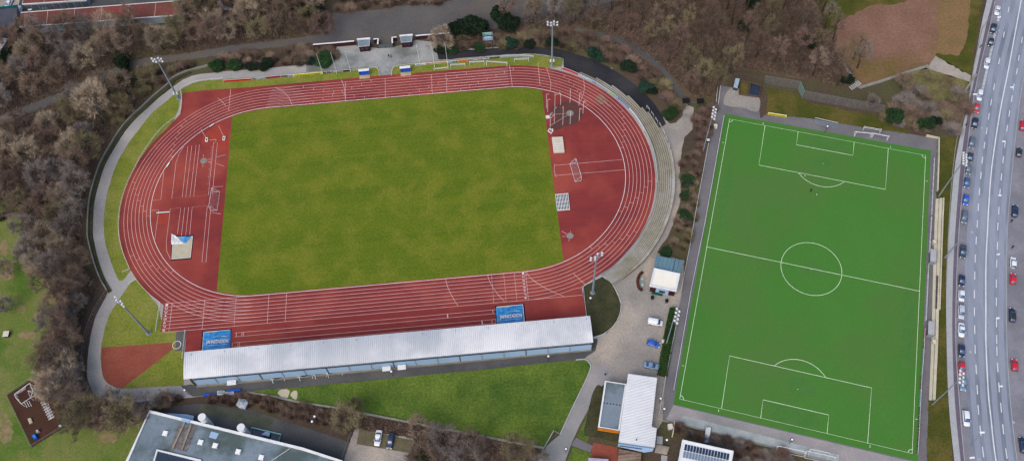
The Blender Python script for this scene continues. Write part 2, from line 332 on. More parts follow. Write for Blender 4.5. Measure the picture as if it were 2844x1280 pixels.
# school yard
sh('school_yard',[(440,1130),(560,1120),(700,1140),(860,1190),(978,1230),(966,1320),(400,1320)],M_midas,1)
sh('car_park_paving',[(985,1190),(1150,1215),(1140,1262),(1120,1320),(940,1320)],M_yard,2)
sh('parking_bays_grass',[(998,1190),(1147,1222),(1142,1258),(990,1232)],mat('mossy_bay_paving',(112,104,84),(92,88,68),.4,fine=.3,fs=2),3)
sh('playground_surface',[(19,1097),(112,1036),(183.5,1183.5),(89,1241.5)],M_bark,4)
sh('worn_sand_patch',smooth([(776,1083),(790,1080),(803,1084),(801,1096),(795,1106),(780,1100),(772,1092)],3,True),M_sand,6)
sh('worn_sand_patch',smooth([(806,1094),(814,1086),(825,1086),(824,1108),(812,1104)],3,True),M_sand,6)
M_leaf=mat('dry_leaf_patch',(150,128,104),(110,112,62),.5,fine=.35,fs=2)
for i,(u,v,a,b_) in enumerate(((78,745,22,14),(45,700,16,10),(120,880,26,16),(20,760,20,18),(75,930,22,12),(10,690,14,22),(140,830,14,9),(15,1190,22,40),(60,860,12,10),(300,1215,40,14))):
    sheet('leaf_patch',ragged([(u+a*cos(t*pi/10),v+b_*sin(t*pi/10)) for t in range(20)],min(a,b_)*.28),M_leaf,Q*(2+.1*i))
sheet('ramp_strip',[(1896,1153),(2097,1203),(2210,1232),(2330,1262),(2330,1284),(2203,1253),(2097,1226),(1882,1173)],mat('pale_slabs',(172,180,180),(150,160,160),.3,fine=.12,fs=2),Q*6.5)
sheet('moss_strip',ragged([(560,1120),(700,1150),(760,1165),(740,1190),(640,1160),(550,1140)],3),mat('mossy_asphalt',(92,98,80),(74,78,70),.3,fine=.25,fs=2),Q*1.6)
# pitch surroundings
sh('pitch_pavement',[(2001,239),(2100,252),(2112,330),(2128,318),(2259,330),(2378,351),(2452,361),(2543,375),(2604,386),(2602,532),(2596,639),(2586,949),(2579,1113),(2574,1266),(2590,1330),(2300,1290),(2203,1254),(2097,1229),(1880,1175),(1840,1165),(1848,1050),(1871,940),(1885,857),(1913,700),(1937,559),(1967,401),(1985,330)],M_wpath2,5)
sh('pitch_pavement_south',[(1870,1124),(2552,1285),(2550,1320),(2400,1300),(2203,1254),(2097,1229),(1880,1175),(1850,1165)],M_wpath,6)
sh('yard_moss',smooth([(2030,245),(2085,262),(2110,275),(2105,310),(2060,300),(2010,290)],4,True),M_yard,6)
sh('north_pitch_lawn',[(2136,246),(2215,262),(2226,280),(2447,326),(2500,350),(2535,374),(2452,361),(2378,351),(2259,330),(2128,318)],M_dim,6)
sh('east_verge',[(2604,384),(2657,384),(2643,495),(2633,639),(2629,700),(2624.5,791),(2627,870),(2629,949),(2626,1000),(2633,1116),(2646,1279),(2652,1340),(2575,1340),(2574,1266),(2579,1113),(2590,900),(2600,600)],M_dim,7)
sh('south_slope',[(1876,1178),(2097,1230),(2203,1256),(2300,1285),(2300,1340),(1860,1340)],M_soil,2)
# ------------------------------------------------------------------ road
V=[-160,0,57,171,256,310,450,639,791,949,1116,1279,1420]
def line(vals): return list(zip(vals,V))
eA=line([2770,2741,2728,2707,2693,2683,2653,2636,2628,2629,2634.5,2650.6,2668])
eB=line([2790,2757,2742,2717,2698,2688.5,2668.6,2653,2646,2645,2652,2668,2686])
eC=line([2800,2764,2752.6,2725.5,2707,2698.5,2681.4,2663,2656,2654,2664,2678.5,2696])
eD=line([2820,2786,2771,2742.6,2727,2720,2704,2685.7,2678.6,2678.6,2686,2700.5,2718])
eE=line([2935,2900,2880,2853,2836,2828,2813,2797.5,2795.5,2796,2806,2825,2850])
eF=[(u+75,v) for u,v in eE]; eG=[(u+150,v) for u,v in eF]
def strip(a,b): return smooth(a,3)+smooth(b,3)[::-1]
sh('pavement',strip(eA,eB),M_side,8); sh('cycle_path',strip(eB,eC),M_cyc,8)
sh('parking_lane',strip(eC,eD),M_park,6); rd=sh('road',strip(eD,eE),M_road,7)
sh('far_parking_lane',strip(eE,eF),M_park,6); sh('far_pavement',strip(eF,eG),M_wpath2,5)
M_roadl=mat('polished_wheel_track',(149,157,173),(139,147,163),.3,fine=.08,fs=2,stretch=(1,.05,1))
for f_ in (.15,.38,.64,.87):
    P_=smooth([(a[0]+(b[0]-a[0])*f_,a[1]) for a,b in zip(eD,eE)],3); k=MB(); k.ribbon(W(P_),1.5,Q*7.6); struct(k.build('wheel_track',M_roadl,off=(0,0,0)))
k=MB(); k.wall(W(smooth(eC,3)),.18,0,.12); k.build('kerb',M_side)['kind']='structure'
k=MB(); k.wall(W(smooth(eE,3)),.18,0,.10); k.build('kerb',M_side)['kind']='structure'
def inside(u,v): return True
mk=MB()
cl=[(2870,-160),(2836.6,0),(2818,100),(2799.6,199),(2777,313),(2754,467),(2745.5,580.5),(2742.6,639),(2738,734),(2738,862),(2738,949),(2744.5,1087),(2752,1160),(2763.6,1263),(2790,1420)]
mk.ribbon(W(smooth(cl,4)),.34,Q*9)
l1=[(2815,-30),(2801,28),(2788,97),(2775,171),(2761,242),(2752.6,285),(2746,324),(2740,364),(2734,404),(2728,445),(2724,488),(2720,532),(2717,576),(2714,622),(2711,668),(2708.5,718),(2707,765),(2706,816.5),(2706,865),(2707,915),(2708,969),(2711,1025),(2714,1081),(2717,1137),(2723,1195),(2730,1254),(2738,1310)]
l3=[(2846,60),(2838,112),(2829.5,162),(2824,199),(2815,242),(2810,275),(2803,316),(2797,357),(2791,401),(2786,444),(2781,491),(2777,535),(2774,585),(2771,629),(2770,683),(2768,732),(2767,787),(2767,838),(2767.4,896),(2768,942),(2768.6,955+20),(2771,1020),(2774.5,1075),(2780,1131),(2786,1191),(2795,1258),(2804,1320)]
for l in (l1,l3):
    for i in range(1,len(l)-1):
        a=Vector(G(*l[i-1])); b=Vector(G(*l[i+1])); c=G(*l[i]); d=(b-a).normalized(); mk.ribbon([c-d*1.45,c+d*1.45],.26,Q*9)
mk.build('lane_markings',M_rmk,off=(0,0,0))['kind']='structure'
mk=MB()     # zebra edge of the upper parking bays
for i in range(58):
    t=i/57; u,v=2776+(2727-2776)*t-3*sin(pi*t)*0,40+(256-40)*t
    if 60<v<86 : continue
    c=G(u,v); mk.box((c.x,c.y,Q*9.5),(.9,.26,.004),.05)
mk.build('bay_edge_marking',M_rmk,off=(0,0,0))['kind']='structure'
mc=MB()
for u,v in ((2775,86),(2726,356),(2698.5,645),(2695,977),(2719,1274),(2815,1172),(2724,250)):
    c=G(u,v); mc.disc(c,.4,Q*8,Q*9,14)
struct(mc.build('manhole_covers',M_side,off=(0,0,0)))
# ------------------------------------------------------------------ running track (world metres, centre of the oval at the origin)
R0=36.66; HL=41.78; LW=1.22
def oval(r,n=48,a0=None):
    p=[]
    for i in range(n+1):
        t=-pi/2+pi*i/n; p.append((HL+r*cos(t),r*sin(t)))
    for i in range(n+1):
        t=pi/2+pi*i/n; p.append((-HL+r*cos(t),r*sin(t)))
    return p
ro=46.45
tr=[]
for i in range(25): t=-pi/2+ .62+(pi-.62)*i/24; tr.append((HL+ro*cos(t),ro*sin(t)))
tr+= [(0,46.8),(-50,46.6)]+[tuple(G(*q)[:2]) for q in ((560,252),(507,258),(501,318))]
n=24
for i in range(n+1):
    t=pi/2+.86+(pi-.86-.655)*i/n; tr.append((-HL+(ro+.4)*cos(t),(ro+.4)*sin(t)))
tr+= [(-70.3,-37.6),(-70.3,-46.3),(-62.3,-46.5),(-62.15,-53.2),(-62,-58),(59.4,-58),(59.1,-53.4),(58.8,-43.6)]
track=sheet('running_track',tr,M_track,Q*6,world=True)
inf=sheet('infield_grass',[(-54.15,-34.3)]+[(-41.78+36.3*cos(t),36.3*sin(t)) for t in [pi+ (pi/2)*k/10 for k in (8,9,10)]]+[(41.78+36.3*cos(t),36.3*sin(t)) for t in [-pi/2+(pi/2)*k/10 for k in (0,1,2)]]+[(54.3,-34.3),(54.3,34.2)]+[(41.78+36.3*cos(t),36.3*sin(t)) for t in [(pi/2)*k/10 for k in range(8,11)]]+[(-41.78+36.3*cos(t),36.3*sin(t)) for t in [pi/2+(pi/2)*k/10 for k in range(0,3)]]+[(-54.15,34.2)],M_infield,Q*7,world=True)
def patch(name,pts,m,k): o=sheet(name,pts,m,Q*k,parent=track); return o
patch('resurfaced_patch',smooth([(572,372),(600,347),(628,352),(634,370),(632,420),(600,412),(560,400)],3,True),M_orange,6.6)
patch('resurfaced_patch',[(441,592),(469,590),(466,620),(438,622)],M_orange,6.6)
patch('worn_ring',ragged(smooth([(1530,300),(1552,288),(1585,282),(1612,300),(1618,325),(1600,346),(1570,352),(1540,362),(1530,345),(1548,325),(1530,315)],2,True),2),mat('worn_dark_tartan',(104,62,60),(88,66,62),.6,fine=.25,fs=2),6.5)
patch('mud_splash',smooth([(1655,270),(1672,262),(1690,290),(1700,292),(1690,296),(1680,288),(1668,290),(1655,280)],3,True),M_cinder,6.6)
kb=MB(); kb.wall(oval(R0+.05),.16,0,.06,True); kb.build('inner_kerb',M_kerb,track)
tm=MB(); z=Q*8; LWD=.1
def arc(cx,r,a,b,n=20): return [(cx+r*cos(a+(b-a)*i/n),r*sin(a+(b-a)*i/n)) for i in range(n+1)]
for i in range(1,8): tm.ribbon(oval(R0+.1+LW*i),LWD,z,True)
# home straight: eight lanes reaching out to the west and east
for i in range(0,9):
    y=-(R0+.1+LW*i)
    x0=-70.0+.02*i; x1=-30 if i<8 else 58.7
    if i==0: x1=-45
    tm.ribbon([(x0,y),(x1,y)],LWD,z+.002)
    if i==8: pass
tm.ribbon([(58.7,-46.52),(42,-46.52)],LWD,z+.004)
tm.ribbon([(58.6,-43.9)]+[(HL+(R0+.1+LW*8)*cos(t),(R0+.1+LW*8)*sin(t)) for t in [-1.25+.04*-k for k in range(8)]],LWD,z+.004)
# curve-outer lines leaving for lane 8
def cross(x,a=0,b=8,s=1,w_=.09):
    tm.ribbon([(x,s*(R0+.1+LW*a)),(x,s*(R0+.1+LW*b))],w_,z+.003)
for x in (-67.7,-57.6,-37.75,-32.3,42.15): cross(x,0,8,-1)
for x in (-47.9,31.5,35.3,38.6): cross(x,0,8,-1,.06)
for k_,x0 in ((0,30.3),(1,17.2),(2,42.4)):
    pts=[]
    for i in range(9):
        f=i/8; pts.append((x0+(7.2 if k_==2 else 4.6 if k_==0 else 3.4)*f**1.6*(1.5 if k_==2 else 1),-(R0+.1+LW*i)))
    tm.ribbon(pts,.1,z+.003)
for x,b in ((-14.7,7),(-.6,7),(-5,0),(15.9,7),(21.1,7),(-60,7)):
    if b and x>-50: cross(x,0,b,1)
for pts in ([(-33.4,36.8),(-34.3,39.5),(-36.5,43),(-39.8,45.6)],[(-1.2,0),(-1.2,0)]):
    if pts[0]!=pts[1]: tm.ribbon(smooth(pts,4),.1,z+.003)
cr=lambda pts: tm.ribbon([G(u,v) for u,v in pts],.1,z+.004)
cr([(641,248),(635,309)]); cr([(1494,175),(1500,238)]); cr([(1415,182),(1423,241)])
cr(smooth([(1518,188),(1526,215),(1530,235),(1528,252)],4)); cr(smooth([(1620,218),(1623,245),(1618,268),(1610,285)],4)); cr(smooth([(605,273),(617,283),(628,296)],4))
cr(smooth([(948,222),(955,240),(958,260),(959,280)],4))
cr([(1593,760),(1625,790)])
# converging break lines on the back straight and in the west bend
for i in range(1,8):
    y=R0+.1+LW*i; 
    if i<8: tm.ribbon([(12+i*1.1,y),(43,y+ (7-i)*.12-.9+.05*i)],.07,z+.005)
    tm.ribbon([(-43+i*.3,y-.9),(-24-i*1.1,y)],.07,z+.005)
    tm.ribbon([(-70,-(R0+.1+LW*i)),(-69,-(R0+.1+LW*i))],.07,z+.005)
# exchange zone ticks
for i in range(0,7):
    r=R0+.1+LW*(i+.5)
    for base,dx in ((-26,3.4),(-8,-3.6),(26,3.2),(8,3.4)):
        x=base+dx*i*1.0; tm.ribbon([(x,r-.55),(x,r+.55)],.09,z+.006)
    for cx,a in ((HL,-.95),(HL,-.5),(HL,.18),(HL,.75),(-HL,3.9),(-HL,2.6),(-HL,3.25)):
        t=a+.055*i*(1 if cx>0 else -1); c,s_=cos(t),sin(t)
        tm.ribbon([(cx+(r-.58)*c,(r-.58)*s_),(cx+(r+.58)*c,(r+.58)*s_)],.08,z+.006)
# jumping and throwing run-ups in the west segment (photograph pixels)
def ln(pts,w_=.09,zz=z): tm.ribbon([G(u,v) for u,v in pts],w_,zz)
for pts in ([(455,478),(446.5,555),(420,557)],[(522,406),(506,549),(477,552),(489,452),(498,427),(511,406)],[(533,405),(516,547.5),(528,547),(545,403.5)],[(554,402.5),(538,546.5),(579,542),(593.5,396)],
  [(604,396),(589.5,541)],[(421,585),(441,583),(430,665)],[(474,720),(463,697),(462,672),(473,580),(502,577),(493,650)],[(504,655),(513,577),(524,576),(516,652)],[(527,652),(534,575),(576,571),(561,727),(572,728),(586,570)],
  [(594,519),(620,518)],[(588,591),(614,594)],[(601,437),(626,430)],[(600,455),(622.5,461.5)],[(576,444),(588,441)],[(576,449),(588,452)],[(558,359),(573,384)],[(607,350),(622,381)],
  [(569,389),(602,389)],[(594,387),(600,387),(599,396),(593,396)]): ln(pts)
for i in range(26):
    t=i/25; u=591-11.5*t; v=408+104*t; ln([(u-2.5-(2 if i%5==0 else 0),v),(u,v)],.07)
for u,v,s_ in ((565,434,1),(563.5,460,1)): ln([(u,v-4),(u,v+3)])
# east segment lines
for pts in ([(1539,460),(1729,443.5)],[(1539,488),(1735,472)],[(1540,455),(1539,474),(1545,493)],[(1560,642),(1574,650)],[(1561,657),(1574,656)],[(1584.5,641),(1585.5,648)],[(1581,663),(1580,670)],[(1528,319),(1573,316)],[(1578,319),(1531,348)]): ln(pts)
# long-jump runways by the stand
for y in (-48.8,-50.1,-52.0,-53.3): tm.ribbon([(-47.5,y),(33.2,y)],.09,z)
for x in (-47,-45.3,-44.8): 
    tm.ribbon([(x,-48.8),(x,-50.1)],.12,z+.003)
    tm.ribbon([(x-1,-52.0),(x-1,-53.3)],.12,z+.003)
for x in (17.2,31,32): tm.ribbon([(x,-48.8),(x,-50.1)],.3 if x<20 else .12,z+.003)
for x in (27.5,30.5,31.7): tm.ribbon([(x,-52.0),(x,-53.3)],.3 if x<29 else .12,z+.003)
tm.build('lane_marking',M_line,track)
for i in range(8):
    y=-(R0+.1+LW*(i+.5))
    text(str(i+1),'lane_number',M_kerb,track,(-69.7,y+.45,z),(0,-1,0),(1,0,0),1.15,width=.72,thick=.002,bold=.0)
    text(str(i+1),'lane_number',M_kerb,track,(41.0,y+.45,z),(0,-1,0),(1,0,0),.95,width=.65,thick=.002,bold=.0)
cc=MB()
for u,v,r in ((1583,315,1.25),(1583,655,1.1),(565.6,447,1.15)):
    c=G(u,v); cc.disc(c,r,0,Q*9.5,24)
cc.build('throwing_circle',mat('worn_concrete_disc',(150,146,142),(132,126,122),1,fine=.3,fs=3),track)
rr=MB(); c=G(491,957.5); rr.ribbon([(c.x+1.25*cos(t*pi/12),c.y+1.25*sin(t*pi/12)) for t in range(24)],.16,Q*9,True); rr.build('shot_put_ring',M_kerb,track)
# ------------------------------------------------------------------ artificial pitch
pitch=sh('artificial_pitch',[(2014,317),(2585,419),(2549,1281),(1870,1122)],M_artif,8)
sF=251.55381/(251.55381-1.611536)
def PP(x,y):
    a=-0.340584; px=116.192051+cos(a)*x+sin(a)*y; py=13.503672+sin(a)*x-cos(a)*y
    return (CAM.x+(px-CAM.x)*sF, CAM.y+(py-CAM.y)*sF)
PW,PL=64.093662,101.998042; C2=PW/2; wt=mat('worn_artificial_turf',(78,122,60),(70,120,54),.3,fine=.16,fs=2)
for x_,y_,a_,b_ in ((C2,2.5,7,3.2),(C2,PL-2.5,7,3.2),(C2,11,3,2.4),(C2+1,PL-12,4,3),(C2,PL/2,3.4,2.6),(3,PL*.3,1.4,14),(PW-3,PL*.62,1.6,16)):
    sheet('worn_patch',ragged([PP(x_+a_*cos(t*pi/9),y_+b_*sin(t*pi/9)) for t in range(18)],.5,1.0),wt,Q*8.5,parent=pitch,world=True)
pm=MB(); zz=Q*9.5
def pl(pts,closed=False): pm.ribbon([PP(*p) for p in pts],.14,zz,closed)
pl([(0,0),(PW,0),(PW,PL),(0,PL)],True); pm_z=zz
zz=Q*9.9; pl([(0,PL/2),(PW,PL/2)]); 
pl([(C2+9.15*cos(2*pi*i/48),PL/2+9.15*sin(2*pi*i/48)) for i in range(48)],True)
for y0,s in ((0,1),(PL,-1)):
    pl([(C2-20.16,y0),(C2-20.16,y0+s*16.5),(C2+20.16,y0+s*16.5),(C2+20.16,y0)])
    pl([(C2-9.16,y0),(C2-9.16,y0+s*5.5),(C2+9.16,y0+s*5.5),(C2+9.16,y0)])
    a=math.asin(5.5/9.15); pl([(C2+9.15*cos(t),y0+s*(11+9.15*sin(t))) for t in [a+(pi-2*a)*i/16 for i in range(17)]])
    for x0,sx in ((0,1),(PW,-1)):
        pl([(x0+sx*1.1*cos(t),y0+s*1.1*sin(t)) for t in [pi/2*i/6 for i in range(7)]])
        for xx,yy,dx,dy in ((x0+sx*11.2,y0-s*.4,0,-s*.7),(x0-sx*.4,y0+s*10.2,-sx*.7,0)): pl([(xx,yy),(xx+dx,yy+dy)])
pl([(C2+.15,11*1),(C2-.15,11)]); pl([(C2+.15,PL-11),(C2-.15,PL-11)]); pl([(C2+.2,PL/2+.3),(C2-.2,PL/2+.3)])
pm.build('pitch_line',M_tline,pitch)
# ------------------------------------------------------------------ grandstand
st=thing('grandstand','long grandstand with curved ribbed metal roof beside the home straight','grandstand',(0,-60.5,0))
X0,X1=-59.6,59.5
def roofz(t): return 6.9+ .42*sin(pi*t) -1.45*t     # t=0 front eave, 1 back
def roofy(t): return -56.75-7.9*t
b=MB(); nx=420; nt_=9; pit=(X1-X0)/nx
# trapezoid ribs running front to back
vs=[];fs=[]
xs=[]
for i in range(nx//2):
    x=X0+i*pit*2; xs+= [(x,0),(x+pit*.9,0),(x+pit*1.15,.14),(x+pit*1.75,.14)]
xs.append((X1,0))
for x,dz in xs:
    for j in range(nt_+1):
        t=j/nt_; vs.append((x,roofy(t),roofz(t)+dz*.55))
m_=nt_+1
for i in range(len(xs)-1):
    for j in range(nt_): fs.append((i*m_+j,i*m_+j+1,(i+1)*m_+j+1,(i+1)*m_+j))
b.add(vs,fs); b.build('roof',M_metalr,st)
b=MB()
for x in (X0,X1):
    pts=[(x,roofy(j/nt_),roofz(j/nt_)-.02) for j in range(nt_+1)]; low=[(p[0],p[1],p[2]-.35) for p in pts][::-1]
    b.face(pts+low)
b.face([(X0,roofy(0),roofz(0)-.02),(X1,roofy(0),roofz(0)-.02),(X1,roofy(0),roofz(0)-.38),(X0,roofy(0),roofz(0)-.38)])
b.build('roof_edge',M_white,st)
b=MB(); yb=-64.9
b.prism([(-57.4,yb),(59.2,yb),(59.2,yb+.3),(-57.4,yb+.3)],.9,5.0); 
rw=b.build('rear_wall',M_panelb,st)
b=MB(); b.prism([(-57.4,yb-.5),(59.2,yb-.1),(59.2,yb+.25),(-57.4,yb+.25)],0,.95); b.build('wall_base',M_wallc,st)
b=MB()
for i in range(19): x=-57.3+i*6.47; b.box((x,yb-.06,3.0),(.10 if i%3 else .28,.1,4.1))
b.prism([(-57.5,yb-.14),(59.3,yb-.14),(59.3,yb+.1),(-57.5,yb+.1)],4.96,5.16)
b.build('wall_joint',M_dsteel,rw)
for x in (-46.6,-19,-3,1.8,8): pass
for x,wd in ((-46.5,2.6),(-1.3,2.4),(3.2,2.4)):
    b=MB(); b.box((x,yb-.9,2.6),(wd,1.5,.12)); b.box((x,yb-.5,1.3),(1.4,.12,2.3)); b.build('entrance_canopy',M_white,st)
b=MB()
for i in range(7): b.prism([(-58.8,-58.4-i*.85),(58.9,-58.4-i*.85),(58.9,-58.4-(i+1)*.85),(-58.8,-58.4-(i+1)*.85)],0,.5+i*.38)
b.build('seating_step',M_concst,st)
for i in range(13):
    b=MB(); x=-57.5+i*9.65; b.tube((x,-57.8,0),(x,-57.8,7.2),.12,n=8); b.tube((x,-57.8,6.6),(x,-64,5.3),.1,n=6); b.build('post',M_steel,st)
b=MB()
for x in (-58.2,58.9): b.prism([(x,-58.5),(x+.25,-58.5),(x+.25,-64.8),(x,-64.8)],0,5)
b.build('end_wall',M_wallc,st)
# ------------------------------------------------------------------ helpers for repeated kinds
def railing(name,label,pts,h=1.05,closed=False,m=M_white,group=None,cat='railing',r=.05,sp=2.5,mid=True):
    P=W(pts) if not isinstance(pts[0],Vector) else pts
    o=thing(name,label,cat,P[0],group=group); b=MB(); pb=MB()
    n=len(P)
    for i in range(n-1):
        p,q=Vector(P[i]),Vector(P[i+1]); b.tube(p+Vector((0,0,h)),q+Vector((0,0,h)),r,n=5)
        if mid: b.tube(p+Vector((0,0,h*.5)),q+Vector((0,0,h*.5)),r*.6,n=4)
    d=0
    for i in range(n-1):
        p,q=Vector(P[i]),Vector(P[i+1]); L=(q-p).length; t=-d
        while t<L:
            if t>=0: c=p.lerp(q,t/L); pb.tube(c,c+Vector((0,0,h)),r*.8,n=5)
            t+=sp
        d=L-(t-sp)
    b.build('rail',m,o); pb.build('post',m,o); return o
def mesh_fence(name,label,base,h=4.0,sp=3.0,wire=.03,cell=.5,m=M_mesh,group=None,cat='fence'):
    P=W(base); o=thing(name,label,cat,P[0],group=group); pb=MB(); wb=MB()
    for i in range(len(P)-1):
        p,q=Vector(P[i]),Vector(P[i+1]); L=(q-p).length; n=max(1,round(L/sp))
        for k in range(n+1):
            if k==n and i<len(P)-2: continue
            c=p.lerp(q,k/n); pb.tube(c,c+Vector((0,0,h)),.06,n=5)
        pb.tube(p+Vector((0,0,h)),q+Vector((0,0,h)),.04,n=5)
        nz=int(h/cell)
        for k in range(nz+1): zz=k*h/nz+.01; wb.tube(p+Vector((0,0,zz)),q+Vector((0,0,zz)),wire*.5,n=3)
        nn=int(L/cell)
        for k in range(nn): c=p.lerp(q,k/nn); wb.tube(c,c+Vector((0,0,h)),wire*.5,n=3)
    pb.build('post',m,o); wb.build('wire_mesh',m,o); return o
# ------------------------------------------------------------------ curved terrace
CX=HL
def TA(u,v): g=G(u,v); return math.atan2(g.y,g.x-CX)
te=thing('standing_terrace','long curved concrete terrace of stone steps around the east bend','terrace',(CX,0,0))
starts=[(1566,178),(1618,192),(1666,208),(1711,232),(1753,265),(1789,302),(1800,318)]
a_end=TA(1683,776)
rise=.22; rin=47.35
def rin_f(a): return 47.35
for k in range(7):
    a0=TA(*starts[k]) if k else TA(1560,188)
    a1=a_end; b=MB(); n=60
    # row k in band [rin+k*.62, +0.62]; the innermost rows run the full arc
    r1=rin+k*.62; r2=r1+.62; h=.25+k*rise
    top=max(a0,a1); vs=[];fs=[]
    for i in range(n+1):
        t=a1+(a0-a1)*i/n; c,s_=cos(t),sin(t)
        for r,zz in ((r1,0),(r1,h-.03),(r1-.04,h-.03),(r1-.04,h),(r2-.2,h),(r2,h)): vs.append((CX+r*c,r*s_,zz))
    for i in range(n):
        for j in range(5): fs.append((i*6+j,i*6+j+1,(i+1)*6+j+1,(i+1)*6+j))
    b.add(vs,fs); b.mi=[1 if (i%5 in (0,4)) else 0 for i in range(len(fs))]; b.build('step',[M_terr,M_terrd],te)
b=MB(); n=40; vs=[];fs=[]; r1=rin+7*.62; h=.25+6*rise
a0=TA(1835,360)
for i in range(n+1):
    t=a_end+(a0-a_end)*i/n; c,s_=cos(t),sin(t); e=min(1,i/8,(n-i)/10+.2)
    for r,zz in ((r1,0),(r1,h),(r1+1.0*e,h),(r1+1.0*e,0)): vs.append((CX+r*c,r*s_,zz))
for i in range(n):
    for j in range(3): fs.append((i*4+j,i*4+j+1,(i+1)*4+j+1,(i+1)*4+j))
b.add(vs,fs); b.build('walkway_slab',M_terr,te)
for i in range(9):      # short white hand rails behind the terrace
    t=TA(1795,302)-.055*i; r=rin+7*.62+.7; p=Vector((CX+r*cos(t),r*sin(t),h*.6 if i<3 else h)); q=Vector((CX+r*cos(t-.035),r*sin(t-.035),p.z)); b=MB()
    for c in (p,q): b.tube(c-Vector((0,0,p.z)),c+Vector((0,0,1)),.035,n=5)
    b.tube(p+Vector((0,0,1)),q+Vector((0,0,1)),.04,n=5); b.tube(p+Vector((0,0,.5)),q+Vector((0,0,.5)),.03,n=5)
    tag(b.build('hand_rail',M_white),'short white hand rail along the top of the curved terrace','hand rail','hand rails behind the terrace')
# boards and barriers of the oval
def board(label,p,q,m,h=.95,txt=None,tm_=None,arcd=None,group='advertising boards around the track',z0=.12,ts=.7,edge=True):
    P=[G(*x) for x in ([p,q] if arcd is None else arcd)]
    o=thing('advertising_board',label,'advertising board',P[0],group=group)
    b=MB(); b.wall(P,.08,z0,z0+h); b.build('panel',m,o)
    b=MB(); 
    for i in range(len(P)-1): b.tube(P[i]+Vector((0,0,z0+h+.04)),P[i+1]+Vector((0,0,z0+h+.04)),.06,n=5)
    for c in (P[0],P[-1]): b.tube(c,c+Vector((0,0,z0+h)),.05,n=5)
    b.build('rail',M_white,o)
    if txt:
        d=(P[-1]-P[0]).normalized(); nrm=Vector((d.y,-d.x,0)); L=(P[-1]-P[0]).length
        for s_,f0,f1,mm,sz in txt:
            text(s_,'lettering',mm,o,P[0]+d*L*f0+nrm*.06+Vector((0,0,z0+h*(.5-.35*sz))),d,(0,0,1),h*sz*.95,width=L*(f1-f0),thick=.01,bold=.015)
    return o
def c_(n,c): return mat(n,c,tuple(x*.92 for x in c),1.2,rough=.5)
bR=c_('board_red',(206,34,34)); bY=c_('board_yellow',(232,222,40)); bM=c_('board_magenta',(150,20,80)); bK=c_('board_black',(30,32,36)); bG=c_('board_grey',(130,140,146)); bO=c_('board_orange',(232,122,46))
bB=c_('board_beige',(226,200,170)); bL=c_('board_light_blue',(150,186,214)); bW=c_('board_white',(222,228,236)); bS=c_('board_blue',(24,96,190)); bT=c_('board_green',(120,190,90)); bD=c_('board_dark_red',(110,30,44)); bC=c_('board_crimson',(196,40,66)); bP=c_('board_purple',(150,140,200)); bN=c_('board_tan',(120,112,98)); bLG=c_('board_pale_grey',(170,182,190))
N=lambda u,v:(u,v+8)
board('red board with darker emblems at each end, westmost on the north rail',N(621.5,221),N(700,215.6),bR,txt=[('•••••••',.15,.8,bD,.7)])
board('short black board with a white bird-like emblem next to the red board',N(700.5,215.6),N(712,214.4),bK,txt=[('~',.1,.9,bW,1.3)])
board('pale grey board with faint blue writing between black and magenta boards',N(712.5,214.4),N(738,211.5),bG,txt=[('ooo · xx',.1,.9,bW,.7)])
board('magenta board on the north rail of the track',N(738.5,211.5),N(780.5,207.4),bM)
board('black and tan board with dark lettering beside the magenta one',N(781,207.4),N(801,206),bN,txt=[('XXXX',.1,.9,bK,.8)])
board('short purple and black board left of the yellow one',N(801.5,206),N(815,205),bP)
board('long yellow board reading Olschewski on the north rail of the track',N(815.5,205),N(895.7,197.7),bY,txt=[('Olschewski',.05,.93,bK,1.0)])
board('black board reading ROMANTICA in white under the flagpoles',N(896.2,197.7),N(972.6,191),bK,txt=[('— X —',.03,.27,bW,.9),('ROMANTICA',.3,.76,bW,1.0),('— —',.8,.97,bG,.5)])
board('short white and green board with a blue word at the paved gap',(1153,183),(1181.5,180.6),bW,txt=[('TAM',.1,.5,bS,.9),('...',.55,.9,bT,.8)])
board('beige board reading RESTAURANT in brown behind a small goal',(1182,180.6),(1243.6,176),bB,txt=[('RESTAURANT LÖWENECK',.04,.95,c_('lettering_brown',(96,60,40)),.8)])
board('bluish picture board with brown spots left of the orange one',(1244,176),(1272,173.5),bL,txt=[('● ■',.5,.95,bK,.8)])
board('plain orange board on the north rail',(1272.4,173.5),(1298,171),bO)
board('white board with red and blue marks right of the orange one',(1298.4,171),(1312,169.5),bP,txt=[('●─●',.1,.9,bR,.7)])
board('black board with large white lettering behind two goals',(1312.4,169.5),(1388.6,162),bK,txt=[('███-█▄██▄█',.02,.62,bW,.5),('────────',.64,.98,bW,.6)])
board('long pale board following the start of the bend behind the last goal',0,0,bLG,arcd=[(1389,162),(1420,159.5),(1450,158.5),(1482,160)],txt=[('▪▪ ▪▪▪ ▪▪▪▪ ▪▪',.1,.9,bG,.6)])
def arcpx(l): return l
board('crimson board on low feet where the curved terrace begins',0,0,bC,arcd=[(1562,193),(1585,201),(1606,210)])
board('teal and white board next to the crimson one in front of the terrace',0,0,bL,arcd=[(1607,210.5),(1625,219),(1642,227)],txt=[('mnwnwm',.12,.85,bW,.8)])
board('pale grey-blue board with small dark marks in front of the terrace steps',0,0,bLG,arcd=[(1643,227.5),(1662,238),(1691,257)],txt=[('■■ ▪▪▪▪▪▪▪',.02,.9,bS,.5)])
board('small bright green board in front of the terrace',0,0,bT,arcd=[(1691.5,257.5),(1709,269.5)],txt=[('▪▪▪',.1,.7,bW,.5)])
board('bright blue board with white writing in front of the terrace',0,0,bS,arcd=[(1710,270),(1730,287),(1747,304)],txt=[('■ wmwmwm',.05,.9,bW,.6)])
